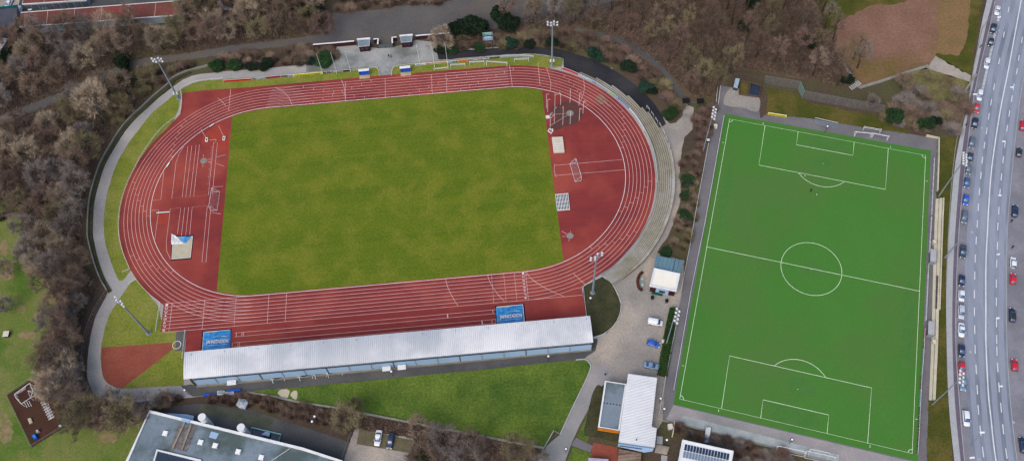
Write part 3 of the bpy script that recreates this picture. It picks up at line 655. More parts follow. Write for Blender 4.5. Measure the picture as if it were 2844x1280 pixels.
board('long white board along the widest part of the terrace',0,0,bW,arcd=[(1748,305),(1763,322),(1778,344),(1790,364)],txt=[('▪▪▪▪ ▪▪▪▪ ▪▪',.05,.85,bG,.6)])
board('pale lilac board curving down the east bend, southmost of all',0,0,bLG,arcd=[(1791,366),(1803,390),(1813,417),(1820,447),(1824,478),(1825,506)],txt=[('■',.3,.33,bK,.8)])
railing('barrier','white handrail along the paved path at the north west bend',smooth([(506,270),(503,250),(520,240),(537,233),(565,227),(621,222)],3))
railing('barrier','white handrail right of the black ROMANTICA board ending beside the entrance path',smooth([(973,199),(1000,197),(1040,192),(1051,196),(1055,214)],3))
railing('barrier','white handrail starting in a curve on the east side of the entrance path',smooth([(1088,212),(1090,198),(1100,188),(1153,183)],3))
railing('barrier','grey open railing behind the north floodlight at the start of the bend',[(1483,158),(1510,159),(1535,163),(1565,171),(1560,186)],1.1,m=M_steel)
railing('barrier','white handrail around the outside of the west bend',smooth([(506,270),(505,300),(495,323),(460,350),(432,380),(400,425),(375,470),(352,520),(337,570),(331,620),(333,660),(344,705),(362,748)],3),.9,r=.045)
railing('barrier','white handrail from the small gate to the lane numbers',smooth([(380,778),(396,798),(420,822),(446,842)],3)+[(446,843),(440,880),(434,921)],.9,r=.045)
railing('barrier','short rail beside the shot put circle at the stand end',[(516,918),(512,955),(507,998)],.9,r=.045)
railing('barrier','short slanting barrier on the west lawn by the gate',[(343,757),(362,749)],.9,sp=1.5)
railing('barrier','short barrier on the lawn side of the small west gate path',[(360,789),(380,777)],.9,sp=1.5)
railing('barrier','low white railing round the dark planted bed at the stand corner',smooth([(1674,768),(1698,788),(1711,809),(1720,830),(1725,851),(1717,884),(1701,909),(1684,923),(1667,932),(1648,937)],3),.55,r=.05)
railing('barrier','white rail between the red tartan apron and the dark bed',[(1629,880),(1624,840),(1620,797),(1630,790),(1672,768)],.6,r=.05)
railing('barrier','thin dark rail along the inner side of the curved terrace',smooth([(1826,510),(1823,545),(1814,585),(1800,615),(1775,660),(1740,700),(1705,738),(1672,764)],3),.8,m=M_dsteel,r=.04)
# outer ring wall
wl=smooth([(578,184),(565,188),(523,199),(480,219),(467,236),(427,270),(399,296),(367,325),(336,361),(302,415),(280,455),(265,498),(252,546),(247,583),(245,639),(246,663),(256,705),(268,745),(282,779),(299,808)],3)
b=MB(); b.wall(W(wl),.35,0,.9); tag(b.build('boundary_wall',M_wallc),'low pale wall curving between the west wood and the ring path','wall')
b=MB(); b.wall(W([(p[0]+7,p[1]+3) for p in wl[6:]]),1.2,0,.35); tag(b.build('hedge_strip',M_bed),'dark mossy strip at the foot of the curving west wall','planting strip')
mesh_fence('wire_fence','grey wire fence from the west gate round the south west bend',smooth([(300,812),(285,835),(268,862),(254,893),(242,930),(236,965),(232,1000),(233,1040),(246,1085),(272,1112),(300,1122)],2),h=1.8,sp=2.6,cell=.9)
b=MB(); b.wall(W([(688,1089),(760,1101),(830,1117),(937,1133),(1031,1152),(1160,1177),(1320,1207),(1440,1231),(1512,1244)]),.55,0,.45); tag(b.build('retaining_wall',M_wallc),'long low concrete wall below the triangular lawn','wall')
b=MB(); b.wall(W([(600,1098),(655,1096),(688,1089)]),.4,0,.4); tag(b.build('retaining_wall',M_wallc),'short low wall under the blue stacked mats','wall')
b=MB(); b.wall(W(smooth([(1600,999),(1625,998),(1637,1008),(1640,1022),(1628,1054)],4)+[(1587,1137),(1556,1205),(1538,1195),(1512,1242),(1490,1290)]),.3,0,.25); tag(b.build('kerb_wall',M_side),'pale kerb wall along the lane beside the triangular lawn','kerb')
mesh_fence('stair_railing','dark picket railing over the lane at the bottom of the lawn',[(1540,1198),(1513,1245),(1488,1290)],h=1.1,sp=1.2,cell=.3,m=M_dsteel,cat='railing')
# ------------------------------------------------------------------ floodlight masts
def mast(label,b_,t_,heads,span,cab=True,r=.38,arm=None,group='stadium floodlight masts',name='floodlight_mast'):
    B=G(*b_); h=HG(b_,t_); o=thing(name,label,'floodlight',B,group=group)
    m=MB(); m.tube((0,0,0),(0,0,h),r,r*.5,10); m.disc((0,0),r*2,0,.15,10); m.build('pole',M_steel,o,local=True)
    a=arm if arm is not None else 0; dx,dy=cos(a),sin(a)
    m=MB()
    rows=2 if heads>4 else 1
    for k in range(rows): zz=h-.3-k*1.3; m.box((0,0,zz),(span,.16,.16),a); m.box((0,0,zz+.0),(.12,span*.45,.12),a)
    m.build('head_frame',M_steel,o,local=True)
    per=heads//rows
    for k in range(rows):
        for i in range(per):
            s=(i/(per-1)-.5)*span if per>1 else 0; x,y=dx*s,dy*s; zz=h-.3-k*1.3
            f=(-1 if i%2 else 1)*.25
            m=MB(); m.box((x-dy*f,y+dx*f,zz+.35),(.5,.42,.42),a+.3*f); m.tube((x,y,zz),(x-dy*f,y+dx*f,zz+.3),.05,n=4); m.build('lamp_head',M_white,o,local=True)
    if cab:
        for s in (-.55,.55): m=MB(); m.box((s,-.1,3.2),(.5,.5,.9)); m.build('control_box',M_white,o,local=True)
    return o
mast('tall grey floodlight mast on the grass strip at the north west bend',(496,275),(431,166),8,3.2)
mast('tall grey floodlight mast on the south west lawn beside the lane numbers',(413,926),(331,834),8,3.4,cab=False,arm=-.7)
mast('tall blue-grey floodlight mast standing north of the track before the terrace',(1533,185),(1533,62),8,3.2)
mast('tall floodlight mast in the dark planted bed by the stand end',(1646,813),(1657,710),8,3.6,cab=False,arm=.5)
GP='floodlight masts around the artificial pitch'
def long_head(label,b_,t_,p0,p1,n,r=.2,grp=GP):
    B=G(*b_); h=HG(b_,t_); a=G(p0[0],p0[1],h); c=G(p1[0],p1[1],h); A=Vector((a.x-B.x,a.y-B.y,h)); Cc=Vector((c.x-B.x,c.y-B.y,h))
    o=thing('floodlight_mast',label,'floodlight',B,group=grp); mid=(A+Cc)/2
    m=MB(); m.tube((0,0,0),(0,0,h),r,r*.6,8); m.tube((0,0,h-.3),mid,.09,n=5); m.build('pole',M_steel,o,local=True)
    m=MB(); m.tube(A,Cc,.12,n=5); m.tube(A+Vector((0,0,.8)),Cc+Vector((0,0,.8)),.07,n=4)
    for i in range(5): q=A.lerp(Cc,i/4); m.tube(q,q+Vector((0,0,.8)),.06,n=4)
    m.build('head_frame',M_steel,o,local=True)
    d=(Cc-A).normalized(); nn=Vector((-d.y,d.x,0))
    for i in range(n):
        q=A.lerp(Cc,(i+.5)/n)+nn*(.45 if i%2 else -.35); m=MB(); m.box((q.x,q.y,q.z+.3),(.6,.5,.42),math.atan2(d.y,d.x)+.35); m.build('lamp_head',M_white,o,local=True)
long_head('slim floodlight mast at the north west corner of the artificial pitch',(1953,419),(1978,332),(1985,299),(1979,334),8)
long_head('slim floodlight mast rising from the hedge by the car park',(1850,957.6),(1877,882),(1883,857),(1875,900),8)
long_head('floodlight mast at the north end of the spectator steps leaning over the cycle path',(2607,545),(2672,447),(2678,426),(2678,462),10,r=.22)
long_head('floodlight mast at the south end of the spectator steps reaching over two parked cars',(2589,1123),(2664,1059),(2670,1029),(2667,1072),8)
# ------------------------------------------------------------------ flagpoles
for (b_,t_),lb in zip((((897,207),(879,152)),((936,205),(918,148)),((974.7,201),(958.6,145)),((1167,184),(1156.6,127)),((1207,187),(1195.5,123)),((1245,190),(1236,120))),
   ('westmost of the three flagpoles behind the black board','middle flagpole of the three behind the black ROMANTICA board','flagpole at the right end of the black ROMANTICA board','white flagpole behind the short white and green board','white flagpole at the left post of the small goal','eastmost white flagpole beside the bluish picture board')):
    B=G(*b_); h=HG(b_,t_); o=thing('flagpole',lb,'flagpole',B,group='white flagpoles beside the plaza'); m=MB(); m.tube((0,0,0),(0,0,h),.085,.05,8); m.build('pole',M_white,o,local=True)
    m=MB(); m.ball((0,0,h+.08),.12); m.build('finial',M_white,o,local=True); m=MB(); m.disc((0,0),.25,0,.12,10); m.build('base',M_wallc,o,local=True)
# ------------------------------------------------------------------ team shelters
def shelter(label,c,wd=3.6,rz=.03):
    B=G(*c); o=thing('team_shelter',label,'dugout',B,rz,group='team shelters by the back straight')
    m=MB(); m.box((0,-.2,.12),(wd+.1,2.7,.24)); m.build('wooden_deck',M_wood,o,local=True)
    m=MB(); m.prism([(-wd/2,.9),(wd/2,.9),(wd/2,1.05),(-wd/2,1.05)],.24,2.2); m.build('back_wall',M_white,o,local=True)
    for s in (-1,1): m=MB(); m.face([(s*wd/2,1,.24),(s*wd/2,-.1,.24),(s*wd/2,-.0,2.0),(s*wd/2,1,2.25)]); m.face([(s*(wd/2-.05),1,.24),(s*(wd/2-.05),1,2.25),(s*(wd/2-.05),0,2.0),(s*(wd/2-.05),-.1,.24)]); m.build('side_wall',M_glass if 0 else M_white,o,local=True)
    m=MB(); m.prism([(-wd/2-.1,.05),(wd/2+.1,.05),(wd/2+.1,1.1),(-wd/2-.1,1.1)],2.2,2.28); m.build('roof',M_white,o,local=True)
    m=MB(); m.box((0,.25,.62),(wd*.9,1.0,.14)); m.box((0,.72,1.05),(wd*.9,.1,.8)); m.build('bench_seat',M_sblue,o,local=True)
shelter('blue benched team shelter left of the paved entrance path',(1013,210)); shelter('blue benched team shelter right of the paved entrance path',(1127,202))
# ------------------------------------------------------------------ goals
def goal(label,p0,p1,h=2.0,depth=1.5,side=1,net=True,group='portable goals',m_=M_white,r=.07,topd=.4,name='goal'):
    A=G(*p0); Bp=G(*p1); o=thing(name,label,'goal',A,group=group); d=(Bp-A); L=d.length; d.normalize(); n=Vector((-d.y,d.x,0))*side
    X=lambda s,t,z: d*s+n*t+Vector((0,0,z))
    m=MB(); m.tube(X(0,0,0),X(0,0,h),r,n=6); m.tube(X(L,0,0),X(L,0,h),r,n=6); m.tube(X(-r,0,h),X(L+r,0,h),r,n=6); m.build('goal_frame',m_,o,local=True)
    m=MB()
    for s in (0,L): m.tube(X(s,0,.05),X(s,depth,.05),r*.8,n=5); m.tube(X(s,depth,.05),X(s,topd,h),r*.6,n=5); m.tube(X(s,0,h),X(s,topd,h),r*.6,n=5)
    m.tube(X(0,depth,.05),X(L,depth,.05),r*.8,n=5); m.build('ground_frame',m_,o,local=True)
    if net:
        m=MB(); k=int(L/.35); j=6
        for i in range(k+1): s=i*L/k; m.tube(X(s,topd,h),X(s,depth,.05),.012,n=3)
        for i in range(j+1): t=i/j; m.tube(X(0,topd+(depth-topd)*t,h*(1-t)+.05*t),X(L,topd+(depth-topd)*t,h*(1-t)+.05*t),.012,n=3)
        for s in (0,L):
            for i in range(5): t=i/5; m.tube(X(s,0,h*t),X(s,topd+(depth-topd)*(1-t),h*t),.012,n=3)
        m.build('net',mat('net_cord',(170,176,180),rough=.9),o,local=True)
    return o
goal('low white goal frame without net, nearest the entrance path',(1206,196),(1244,192),1.0,.5,1,False)
goal('small netted goal behind which the orange board starts',(1252,190),(1292,188),2,1.3,1)
goal('small netted goal under the left half of the black board',(1305,182.5),(1345,180),2,1.3,1)
goal('wide training goal turned at an angle beside the track edge',(1351,182),(1408,186),2.3,1.6,1)
goal('small netted goal under the long pale board',(1429,174.5),(1469,172),2,1.2,1)
goal('full size goal with white frame parked on the west tartan beside the turf edge',(586,585),(594,533),2.4,2.0,-1,group='full size goals on the tartan')
goal('full size goal lying across the two parallel lines on the east tartan',(1614,502),(1599,452),2.4,2.0,1,group='full size goals on the tartan')
goal('left one of the two big netted goals north of the artificial pitch',(2373,379),(2417,383),2.4,1.9,1,group='goals north of the artificial pitch',r=.09)
goal('right one of the two big netted goals north of the artificial pitch',(2421,383),(2463,391),2.4,1.9,1,group='goals north of the artificial pitch',r=.09)
goal('white goal on the grass edge behind the two big goals',(2397,362),(2443,370),2.0,1.2,1,net=False,group='goals north of the artificial pitch')
goal('goal frame standing on the pavement south of the artificial pitch, left end',(2156,1243),(2233,1259),2.0,.9,-1,net=False,group='goals south of the artificial pitch')
goal('foremost netted goal on the pavement south of the artificial pitch',(2236,1257),(2316,1275),2.0,1.4,-1,group='goals south of the artificial pitch')
goal('goal tucked in behind the foremost goal south of the artificial pitch',(2246,1252),(2300,1263),2.0,1.4,-1,net=False,group='goals south of the artificial pitch')
# cone on the pitch and small balls
# ------------------------------------------------------------------ throwing cage poles
cg=thing('throwing_cage','ring of tall white cage poles around the hammer circle on the east tartan','cage',G(1583,315))
for bx,by,tx,ty in ((1557,292,1557,262),(1583,286,1583,255),(1608,294,1609,262),(1619,315,1620,283),(1608.6,335.6,1609,301),(1583.5,345,1585,310),(1563,348,1564,296),(1539.5,341,1541,303),(1528,353,1527,318),(1541,299,1541,262),(1521,311,1521,277),(1517.6,301,1518,262)):
    B=G(bx,by); h=HG((bx,by),(tx,ty)); cdir=(G(1583,315)-B); cdir.z=0; cdir.normalize()
    m=MB(); m.tube(B,B+Vector((0,0,h)),.07,n=6); m.tube(B+Vector((0,0,h)),B+Vector((0,0,h+.25))-cdir*.9*(1 if bx>1550 else -1),.05,n=5); m.build('cage_pole',M_white,cg)
for (pts,) in (([(1516,324),(1525,323),(1526,329),(1517,330)],),([(1527,359),(1536,365),(1531,372),(1522,365)],)):
    m=MB(); m.wall(W(pts),.3,.1,.45,True); m.box((G(*pts[0]).x+.6,G(*pts[0]).y-.5,.25),(.9,.5,.4)); m.build('weight_frame',M_white,cg)
m=MB(); a=G(1540,345); c=G(1528,358); m.tube((a.x,a.y,.3),(c.x,c.y,2),.07); a=G(1541,322); c=G(1530,333); m.tube((a.x,a.y,1),(c.x,c.y,1),.06); m.build('swing_arm',M_white,cg)
# mats and racks
def slab(name,label,cat,pts,h,m,parts=()):
    P=W(pts); c=sum((Vector(p) for p in P),Vector())/4; o=thing(name,label,cat,c); b=MB(); b.prism(P,.05,h); b.build('body',m,o); return o,P
def insetq(P,f): c=sum((Vector(p) for p in P),Vector())/len(P); return [c+(Vector(p)-c)*f for p in P]
o,P=slab('high_jump_mat','beige covered high jump mat on the east tartan','mat',[(1533,386),(1562,385),(1567,425),(1538,426)],.75,M_cream)
b=MB(); b.prism(insetq(P,1.05),.75,.82); b.build('cover',M_cream,o)
b=MB()
for i in range(5): t=(i+1)/6; p=Vector(P[0]).lerp(Vector(P[3]),t); q=Vector(P[1]).lerp(Vector(P[2]),t); b.beam(p,q,.05,.82,.85)
b.build('cover_seam',M_side,o)
o=thing('equipment_rack','white slatted frame rack lying at the turf edge of the east tartan','rack',G(1563,562)); P=W([(1543,542),(1577,539),(1582,583),(1548,586)])
b=MB(); b.wall(P,.22,.1,.5,True); b.build('frame',M_white,o); b=MB(); b.prism(insetq(P,.97),.02,.08); b.build('base_sheet',M_black,o)
b=MB()
for i in range(1,8): t=i/8; b.beam(Vector(P[0]).lerp(Vector(P[1]),t),Vector(P[3]).lerp(Vector(P[2]),t),.2,.2,.45)
for i in range(1,4): t=i/4; b.beam(Vector(P[0]).lerp(Vector(P[3]),t),Vector(P[1]).lerp(Vector(P[2]),t),.1,.45,.52)
b.build('slats',M_white,o)
# wind/board displays on the west tartan
for (u,v),lb in (((575,390),'small white framed distance board on the orange patch, left one'),((623,386),'small white framed distance board on the orange patch, right one near the turf')):
    c=G(u,v); o=thing('marker_board',lb,'marker board',c); b=MB(); b.box((c.x,c.y,.35),(.85,1.6,.3)); b.build('case',M_white,o); b=MB(); b.box((c.x,c.y,.515),(.4,.9,.03)); b.build('display',M_black,o)
def bench(label,p,q,g='white benches on the tartan',name='bench'):
    A=G(*p); Bq=G(*q); o=thing(name,label,'bench',A,group=g); b=MB(); b.beam(A,Bq,.35,.4,.46); b.build('seat',M_white,o)
    for t in (.1,.9): c=A.lerp(Bq,t); b=MB(); b.box((c.x,c.y,.2),(.1,.4,.4)); b.build('leg',M_dsteel,o)
bench('white bench lying against the white kerb at the north west inner bend',(583,354),(596,345)); bench('white bench on the inner kerb half way down the west bend',(463,466),(472,454)); bench('white steeple bar across the small orange patch',(436,593),(472,590))
# sand pits
def pit(label,o4,cover=None,deep=True,txt=False,border=(1,0,0,1)):
    P=W(o4); o=thing('sand_pit',label,'sand pit',P[0],group='long jump sand pits'); b=MB(); b.prism(P,.0,.06); b.build('dark_border',M_navy,o)
    I=insetq(P,.9); b=MB(); b.prism(I,.06,.085); b.build('sand',M_sand,o); b=MB(); b.wall(I,.14,.06,.12,True); b.build('white_edge',M_kerb,o); return o
pit('open sand pit with a folded back cover on the west tartan',[(474,723.7),(532,719),(538.5,653),(478,656)])
def tarp(name,label,cat,quad,m,z0=.13,n=22,amp=.10,seed=1,edge=None):
    rnd=random.Random(seed); P=[Vector(p) for p in W(quad)]; o=thing(name,label,cat,P[0]); b=MB(); vs=[];fs=[]; w_=[(rnd.uniform(1,4),rnd.uniform(2,6),rnd.uniform(0,6)) for _ in range(5)]
    for i in range(n+1):
        for j in range(n+1):
            s,t=i/n,j/n; p=P[0].lerp(P[1],s).lerp(P[3].lerp(P[2],s),t); zz=z0+amp*abs(sum(sin(a*3*s+bb*3*t+c) for a,bb,c in w_))/2.5
            if edge and j==0: p=p+(P[3]-P[0]).normalized()*(.35*edge(s))
            if i in(0,n) or j in (0,n): zz=z0*.8
            vs.append((p.x,p.y,zz))
    for i in range(n):
        for j in range(n): a=i*(n+1)+j; fs.append((a,a+1,a+n+2,a+n+1))
    b.add([v for v in vs],[tuple(reversed(f)) for f in fs]); b.build('sheet',m,o,sm=True); return o,P
for o4,lb,q,pl_ in (([(562,919),(643,912.5),(640,975),(557,982)],'covered sand pit at the west end of the stand',[(567,921.5),(641.5,917),(639,975),(562,981)],'blue tarpaulin reading JAHNSTADION at the west end of the stand'),
     ([(1375,849),(1456,842),(1462,905),(1379,911)],'covered sand pit near the lane numbers at the finish',[(1377,854),(1451,847),(1456,905),(1382,911)],'blue tarpaulin reading JAHNSTADION near the finish line')):
    pit(lb,o4)
    ea,ke=(.26,.5) if q[0][0]<1000 else (.3,.6)
    o,P=tarp('tarpaulin',pl_,'tarpaulin',q,M_blue,seed=int(q[0][0]),edge=lambda s,ea=ea: 1.6*math.exp(-((s-ea)/.16)**2))
    X=(P[1]-P[0]).normalized(); Y=(P[0]-P[3]).normalized(); L=(P[1]-P[0]).length; H=(P[0]-P[3]).length
    org=P[3]+X*L*.12+Y*H*.42; text('JAHNSTADION','lettering',M_kerb,o,org+Vector((0,0,.4)),X,Y,1.55,width=L*.82,thick=.003,bold=.025)
    text('sportstadt','lettering',M_turq,o,P[3]+X*L*.42+Y*H*.70+Vector((0,0,.4)),X,Y,.5,width=L*.24,thick=.01)
    text('bottrop.','lettering',M_kerb,o,P[3]+X*L*.68+Y*H*.70+Vector((0,0,.4)),X,Y,.5,width=L*.2,thick=.01,bold=.02)
    b=MB(); b.ribbon([P[3]+X*L*.12+Y*H*.33,P[3]+X*L*.90+Y*H*.33],.06,.42); b.build('printed_line',M_kerb,o)
o,P=tarp('tarpaulin','crumpled blue cover with white backing over the top of the open sand pit','tarpaulin',[(497,660),(533,655),(517,676),(504,670)],M_blue,seed=4,amp=.2)
o,P=tarp('tarpaulin','white folded cloth hanging over the corner of the open sand pit','tarpaulin',[(476,648),(488,655),(512,677),(476,679)],M_white,seed=9,amp=.35)
# blue and white mats stacked behind the stand
for q,h,m_,lb in (([(567,1095),(606,1092),(606,1098),(568,1101)],.7,M_sblue,'long bright blue mat lying behind the stand'),([(606,1088),(626,1087),(626,1097),(606,1098)],1.0,M_white,'white block mat beside the long blue one'),([(628,1090),(651,1088),(651,1096),(628,1097)],.8,M_white,'low white box with a blue edge behind the stand'),([(634,1086),(670,1082),(671,1087),(636,1090)],1.1,M_sblue,'slanted pale mat resting on the white box')):
    o,P=slab('foam_mat',lb,'mat',q,h,m_); o['group']='mats stored behind the stand'
    b=MB(); b.prism(insetq(P,.86),h,h+.05); b.build('top_cover',M_steel if m_ is M_white else M_sblue,o)
# folding barriers behind the stand
for i,(u,v,u2,v2,lb) in enumerate(((758,1056,790,1049,'westmost white trestle behind the stand'),(833,1049,868,1042,'white trestle second from the west behind the stand'),(876,1044,906,1037,'white trestle third from the west behind the stand'),(912,1040,950,1033,'eastmost white trestle behind the stand'))):
    A,Bq=G(u,v),G(u2,v2); o=thing('trestle',lb,'trestle',A,group='white trestles behind the stand'); b=MB(); b.beam(A,Bq,.35,.82,.95); b.build('top_bar',M_white,o); d=(Bq-A).normalized(); n=Vector((-d.y,d.x,0))
    for t in (0,1):
        c=A.lerp(Bq,t)
        b=MB(); b.tube(c-n*.9,c+n*.1+Vector((0,0,1.3)),.08,n=5); b.tube(c+n*.9,c-n*.1+Vector((0,0,1.3)),.08,n=5); b.tube(c-d*.6+Vector((0,0,.9)),c+d*.6+Vector((0,0,.9)),.07,n=5); b.build('leg',M_white,o)
# ------------------------------------------------------------------ buildings
def flat_building(name,label,roof_px,h,wallm,roofm,par=.35,parm=M_white,pw=.45,cat='building',inset=.3,local=True):
    P=[G(u,v,h) for u,v in roof_px]; c=sum(P,Vector())/len(P); o=thing(name,label,cat,(c.x,c.y,0))
    b=MB(); b.prism(insetq(P,1-inset*.04),0,h-.02,cap=False); b.build('wall',wallm,o)
    b=MB(); b.prism(insetq(P,.992),h-.25,h-.01); r=b.build('roof',roofm,o)
    b=MB(); b.wall(P,pw,h-.3,h+par,True); b.build('parapet',parm,o)
    return o,P,r
# school
SH=5.2
sp=[(416,1142.5),(840,1246),(949,1281),(930,1400),(500,1470),(310,1372),(354.5,1279)]
o,P,r=flat_building('school_building','large flat roofed building with white parapet and square skylights, cut by the bottom edge',sp,SH,M_panelb,M_roofg,.35,pw=.75)
school=o
for i,(u,v) in enumerate(((460,1203),(558,1228),(598.5,1237),(662.5,1254),(726.5,1270))):
    c=G(u,v,SH); b=MB(); b.box((c.x,c.y,SH+.15),(1.45,1.45,.5),-.28); s_=b.build('skylight',M_white,o); b=MB(); b.box((c.x,c.y,SH+.45),(1.2,1.2,.14),-.28); b.build('dome',M_lamp,s_)
P4=[G(u,v,SH) for u,v in ((438,1250),(557,1279),(600,1400),(400,1380))]
b=MB(); b.wall(P4,.6,SH-.2,SH+.5,True); b.build('courtyard_parapet',M_white,o); b=MB(); b.prism(insetq(P4,.96),SH-.01,SH+.05); b.build('courtyard_roof',M_glass,o)
P4=[G(u,v,SH) for u,v in ((499,1173),(546,1183),(520,1253),(470,1244))]
b=MB(); b.prism(P4,SH,SH+.06); b.build('gravel_strip',mat('roof_gravel',(128,122,122),(98,92,90),.8,fine=.4,fs=2),o)
b=MB()
for q in (((515,1170),(480,1246)),((532,1178),(506,1249))): a,c=G(*q[0],SH),G(*q[1],SH); b.beam(a,c,.5,SH+.06,SH+.4)
b.build('roof_beam',M_wallc,o)
P4=[G(u,v,SH) for u,v in ((587,1197),(608,1203),(600,1219),(580,1213))]; b=MB(); b.prism(P4,SH,SH+.05); b.build('roof_patch',M_panelb,o)
a=G(806,1244,SH);c=G(752,1280,SH); b=MB(); b.tube((a.x,a.y,SH+.1),(c.x,c.y,SH+.1),.07); b.build('cable',M_white,o)
P4=[G(u,v,SH-1) for u,v in ((512,1164),(534,1170),(530,1178),(508,1172))]; b=MB(); b.prism(P4,SH-.2,SH+.6); b.build('roof_hatch',M_panelb,o)
P4=[G(u,v,2.2) for u,v in ((462,1146),(520,1150),(538,1154),(536,1168),(515,1168))]; b=MB(); b.prism(P4,2.0,2.2); b.build('canopy',M_panelb,o)
for (b_,t_),lb in ((((584,1181),(561,1159)),'thick white ventilation chimney at the school wall, left one'),(((688,1207),(670,1186)),'thick white ventilation chimney next to the sunken light well')):
    B=G(*b_); h=HG(b_,t_); o=thing('chimney',lb,'chimney',B,group='round ventilation chimneys'); m=MB(); m.tube((0,0,0),(0,0,h),1.05,n=20); m.build('shaft',M_steel if 0 else M_white,o,local=True); m=MB(); m.tube((0,0,h),(0,0,h+.35),1.12,n=20); m.tube((0,0,h-.9),(0,0,h-.8),1.09,n=20); m.build('cap',M_white,o,local=True)
o=thing('light_well','sunken basement yard with glass canopy beside the school wall','light well',G(740,1210)); P=W([(700,1188),(782,1207),(775,1227),(696,1212)])
b=MB(); b.wall(P,.3,0,.8,True); b.build('wall',M_turq,o); b=MB(); b.prism(insetq(P,.93),.02,.06); b.build('floor',M_glass,o); b=MB(); b.prism(W([(740,1200),(752,1203),(750,1214),(728,1208)]),.8,.9); b.build('canopy',M_panelb,o)
o=thing('pyramid_skylight','faceted glass and metal roof light on the bank above the school','roof light',G(675,1125)); P=W([(666,1108),(684,1111),(693,1119),(684,1138),(668,1135),(658,1127)])
b=MB(); b.prism(P,0,1.0); b.build('frame',M_steel,o); c=sum(P,Vector())/6; b=MB()
for i in range(6): b.face([(P[i].x,P[i].y,1.0),(P[(i+1)%6].x,P[(i+1)%6].y,1.0),(c.x,c.y,1.9)])
b.build('glazing',mat('cloudy_glass',(190,200,208),(120,128,140),1.2,rough=.25),o)
# clubhouse
o=thing('clubhouse','long clubhouse with white ribbed metal roof and an orange fronted flat wing','building',G(1760,1140))
CH=4.2; RP=[G(u,v,CH) for u,v in ((1744.5,1037),(1825,1048),(1809.6,1187),(1824,1189.4),(1818.6,1241),(1717.6,1226.4))]
b=MB(); b.prism(insetq(RP,.97),0,CH-.1,cap=False); b.build('wall',M_panelb,o)
b=MB(); vs=[];
A,Bq,Cc,D=RP[0],RP[1],RP[4],RP[5]; E1,E2=RP[2],RP[3]
n=46; fs=[]
lb_=Vector((D-A)); L=lb_.length; d=lb_.normalized()
def right_at(t):   # right edge point at fraction t down the building
    p=A+(D-A)*t; across=(Bq-A).normalized(); 
    t2=(E1-A).dot(d)/L
    # intersect line p+across*s with right boundary
    q0,q1=(Bq,E1) if t<t2 else (E2,Cc)
    dx,dy=q1.x-q0.x,q1.y-q0.y; det=across.x*(-dy)+across.y*dx
    s=((q0.x-p.x)*(-dy)+(q0.y-p.y)*dx)/det; return p+across*s
prof=[(0,0),(.55,0),(.62,.1),(.93,.1)]
rows=[]
for i in range(n):
    for f,dz in prof: rows.append(((i+f)/n,dz))
rows.append((1,0))
for t,dz in rows:
    p=A+(D-A)*t; q=right_at(min(t,.999)); vs+=[(p.x,p.y,CH+dz),(q.x,q.y,CH+dz-.05)]
for i in range(len(rows)-1): fs.append((2*i,2*i+2,2*i+3,2*i+1))
b.add(vs,fs); rf=b.build('roof',M_metalw,o)
b=MB()
for i in range(n):
    t=(i+.59)/n; p=A+(D-A)*t; q=right_at(min(t,.999)); b.beam(p,q,.06,CH+.02,CH+.05)
b.build('seam',M_dsteel,rf)
c=G(1767,1222,CH); b=MB(); b.tube((c.x,c.y,CH),(c.x,c.y,CH+1.2),.14); b.build('vent_pipe',M_dsteel,rf)
b=MB(); q=[G(*x,0.0) for x in ((1716,1240),(1740,1246),(1741,1250),(1795,1257),(1812,1254),(1816,1248))]
sw=[G(u,v,2.6) for u,v in ((1718,1231),(1816,1245),(1812,1252),(1790,1255),(1716,1238))]; b.prism(sw,2.3,2.75); b.build('window_band',M_panelb,o)
b=MB(); a_,c_2=G(1720,1236,3.4),G(1783,1245,3.4); b.beam(a_,c_2,.12,2.9,3.1); b.build('gutter',M_dsteel,o)
WH=3.4; WP=[G(u,v,WH) for u,v in ((1682,1058.5),(1738,1067),(1719,1194),(1663,1185))]
b=MB(); b.prism(insetq(WP,.98),0,WH-.1,cap=False); b.build('wing_wall',mat('dull_wall',(120,128,130)),o)
b=MB(); b.prism(insetq(WP,.985),WH-.2,WH); wr=b.build('wing_roof',M_roofg,o)
b=MB(); b.wall(WP,.5,WH-.25,WH+.28,True); b.build('parapet',M_white,wr)
b=MB()
for i in range(7): c=G(1678,1118,WH).lerp(G(1730,1126,WH),i/6); b.box((c.x,c.y,WH+.06),(.3,.3,.1))
b.build('roof_outlet',M_black,wr)
fa,fb=G(1663,1185,WH)+Vector((-.3,-.35,0)),G(1719,1194,WH)+Vector((0,-.35,0)); b=MB(); b.beam(fa,fb,.14,WH-1.6,WH+.1); fo=b.build('orange_fascia',M_orfas,o)
d_=(fb-fa).normalized(); text('—————————','lettering',M_black,fo,Vector((fa.x,fa.y,WH-.55))+d_*1.2+Vector((0,-.09,0)),d_,(0,0,1),.6,width=(fb-fa).length*.66,thick=.01)
o=thing('rusty_shed','low shed with rust streaked corrugated roof below the clubhouse','shed',G(1750,1275)); P=[G(u,v,2.3) for u,v in ((1719,1246),(1781,1257),(1776,1330),(1712,1320))]
b=MB(); b.prism(insetq(P,.95),0,2.2,cap=False); b.build('wall',M_wood,o); b=MB(); b.prism(P,2.2,2.32); b.build('roof',mat('rusty_sheet',(150,140,124),(104,62,56),.5,fine=.25,fs=2,stretch=(.3,3,1)),o)
o=thing('corrugated_shed','small shed with pale lilac corrugated roof at the bottom edge','shed',G(1660,1290)); P=[G(u,v,2.3) for u,v in ((1634,1270),(1690,1274),(1688,1330),(1628,1330))]
b=MB(); b.prism(insetq(P,.95),0,2.2,cap=False); b.build('wall',M_wood,o); b=MB(); b.prism(P,2.2,2.3); b.build('roof',mat('lilac_sheet',(176,176,196),(150,150,170),.8,fine=.1),o)
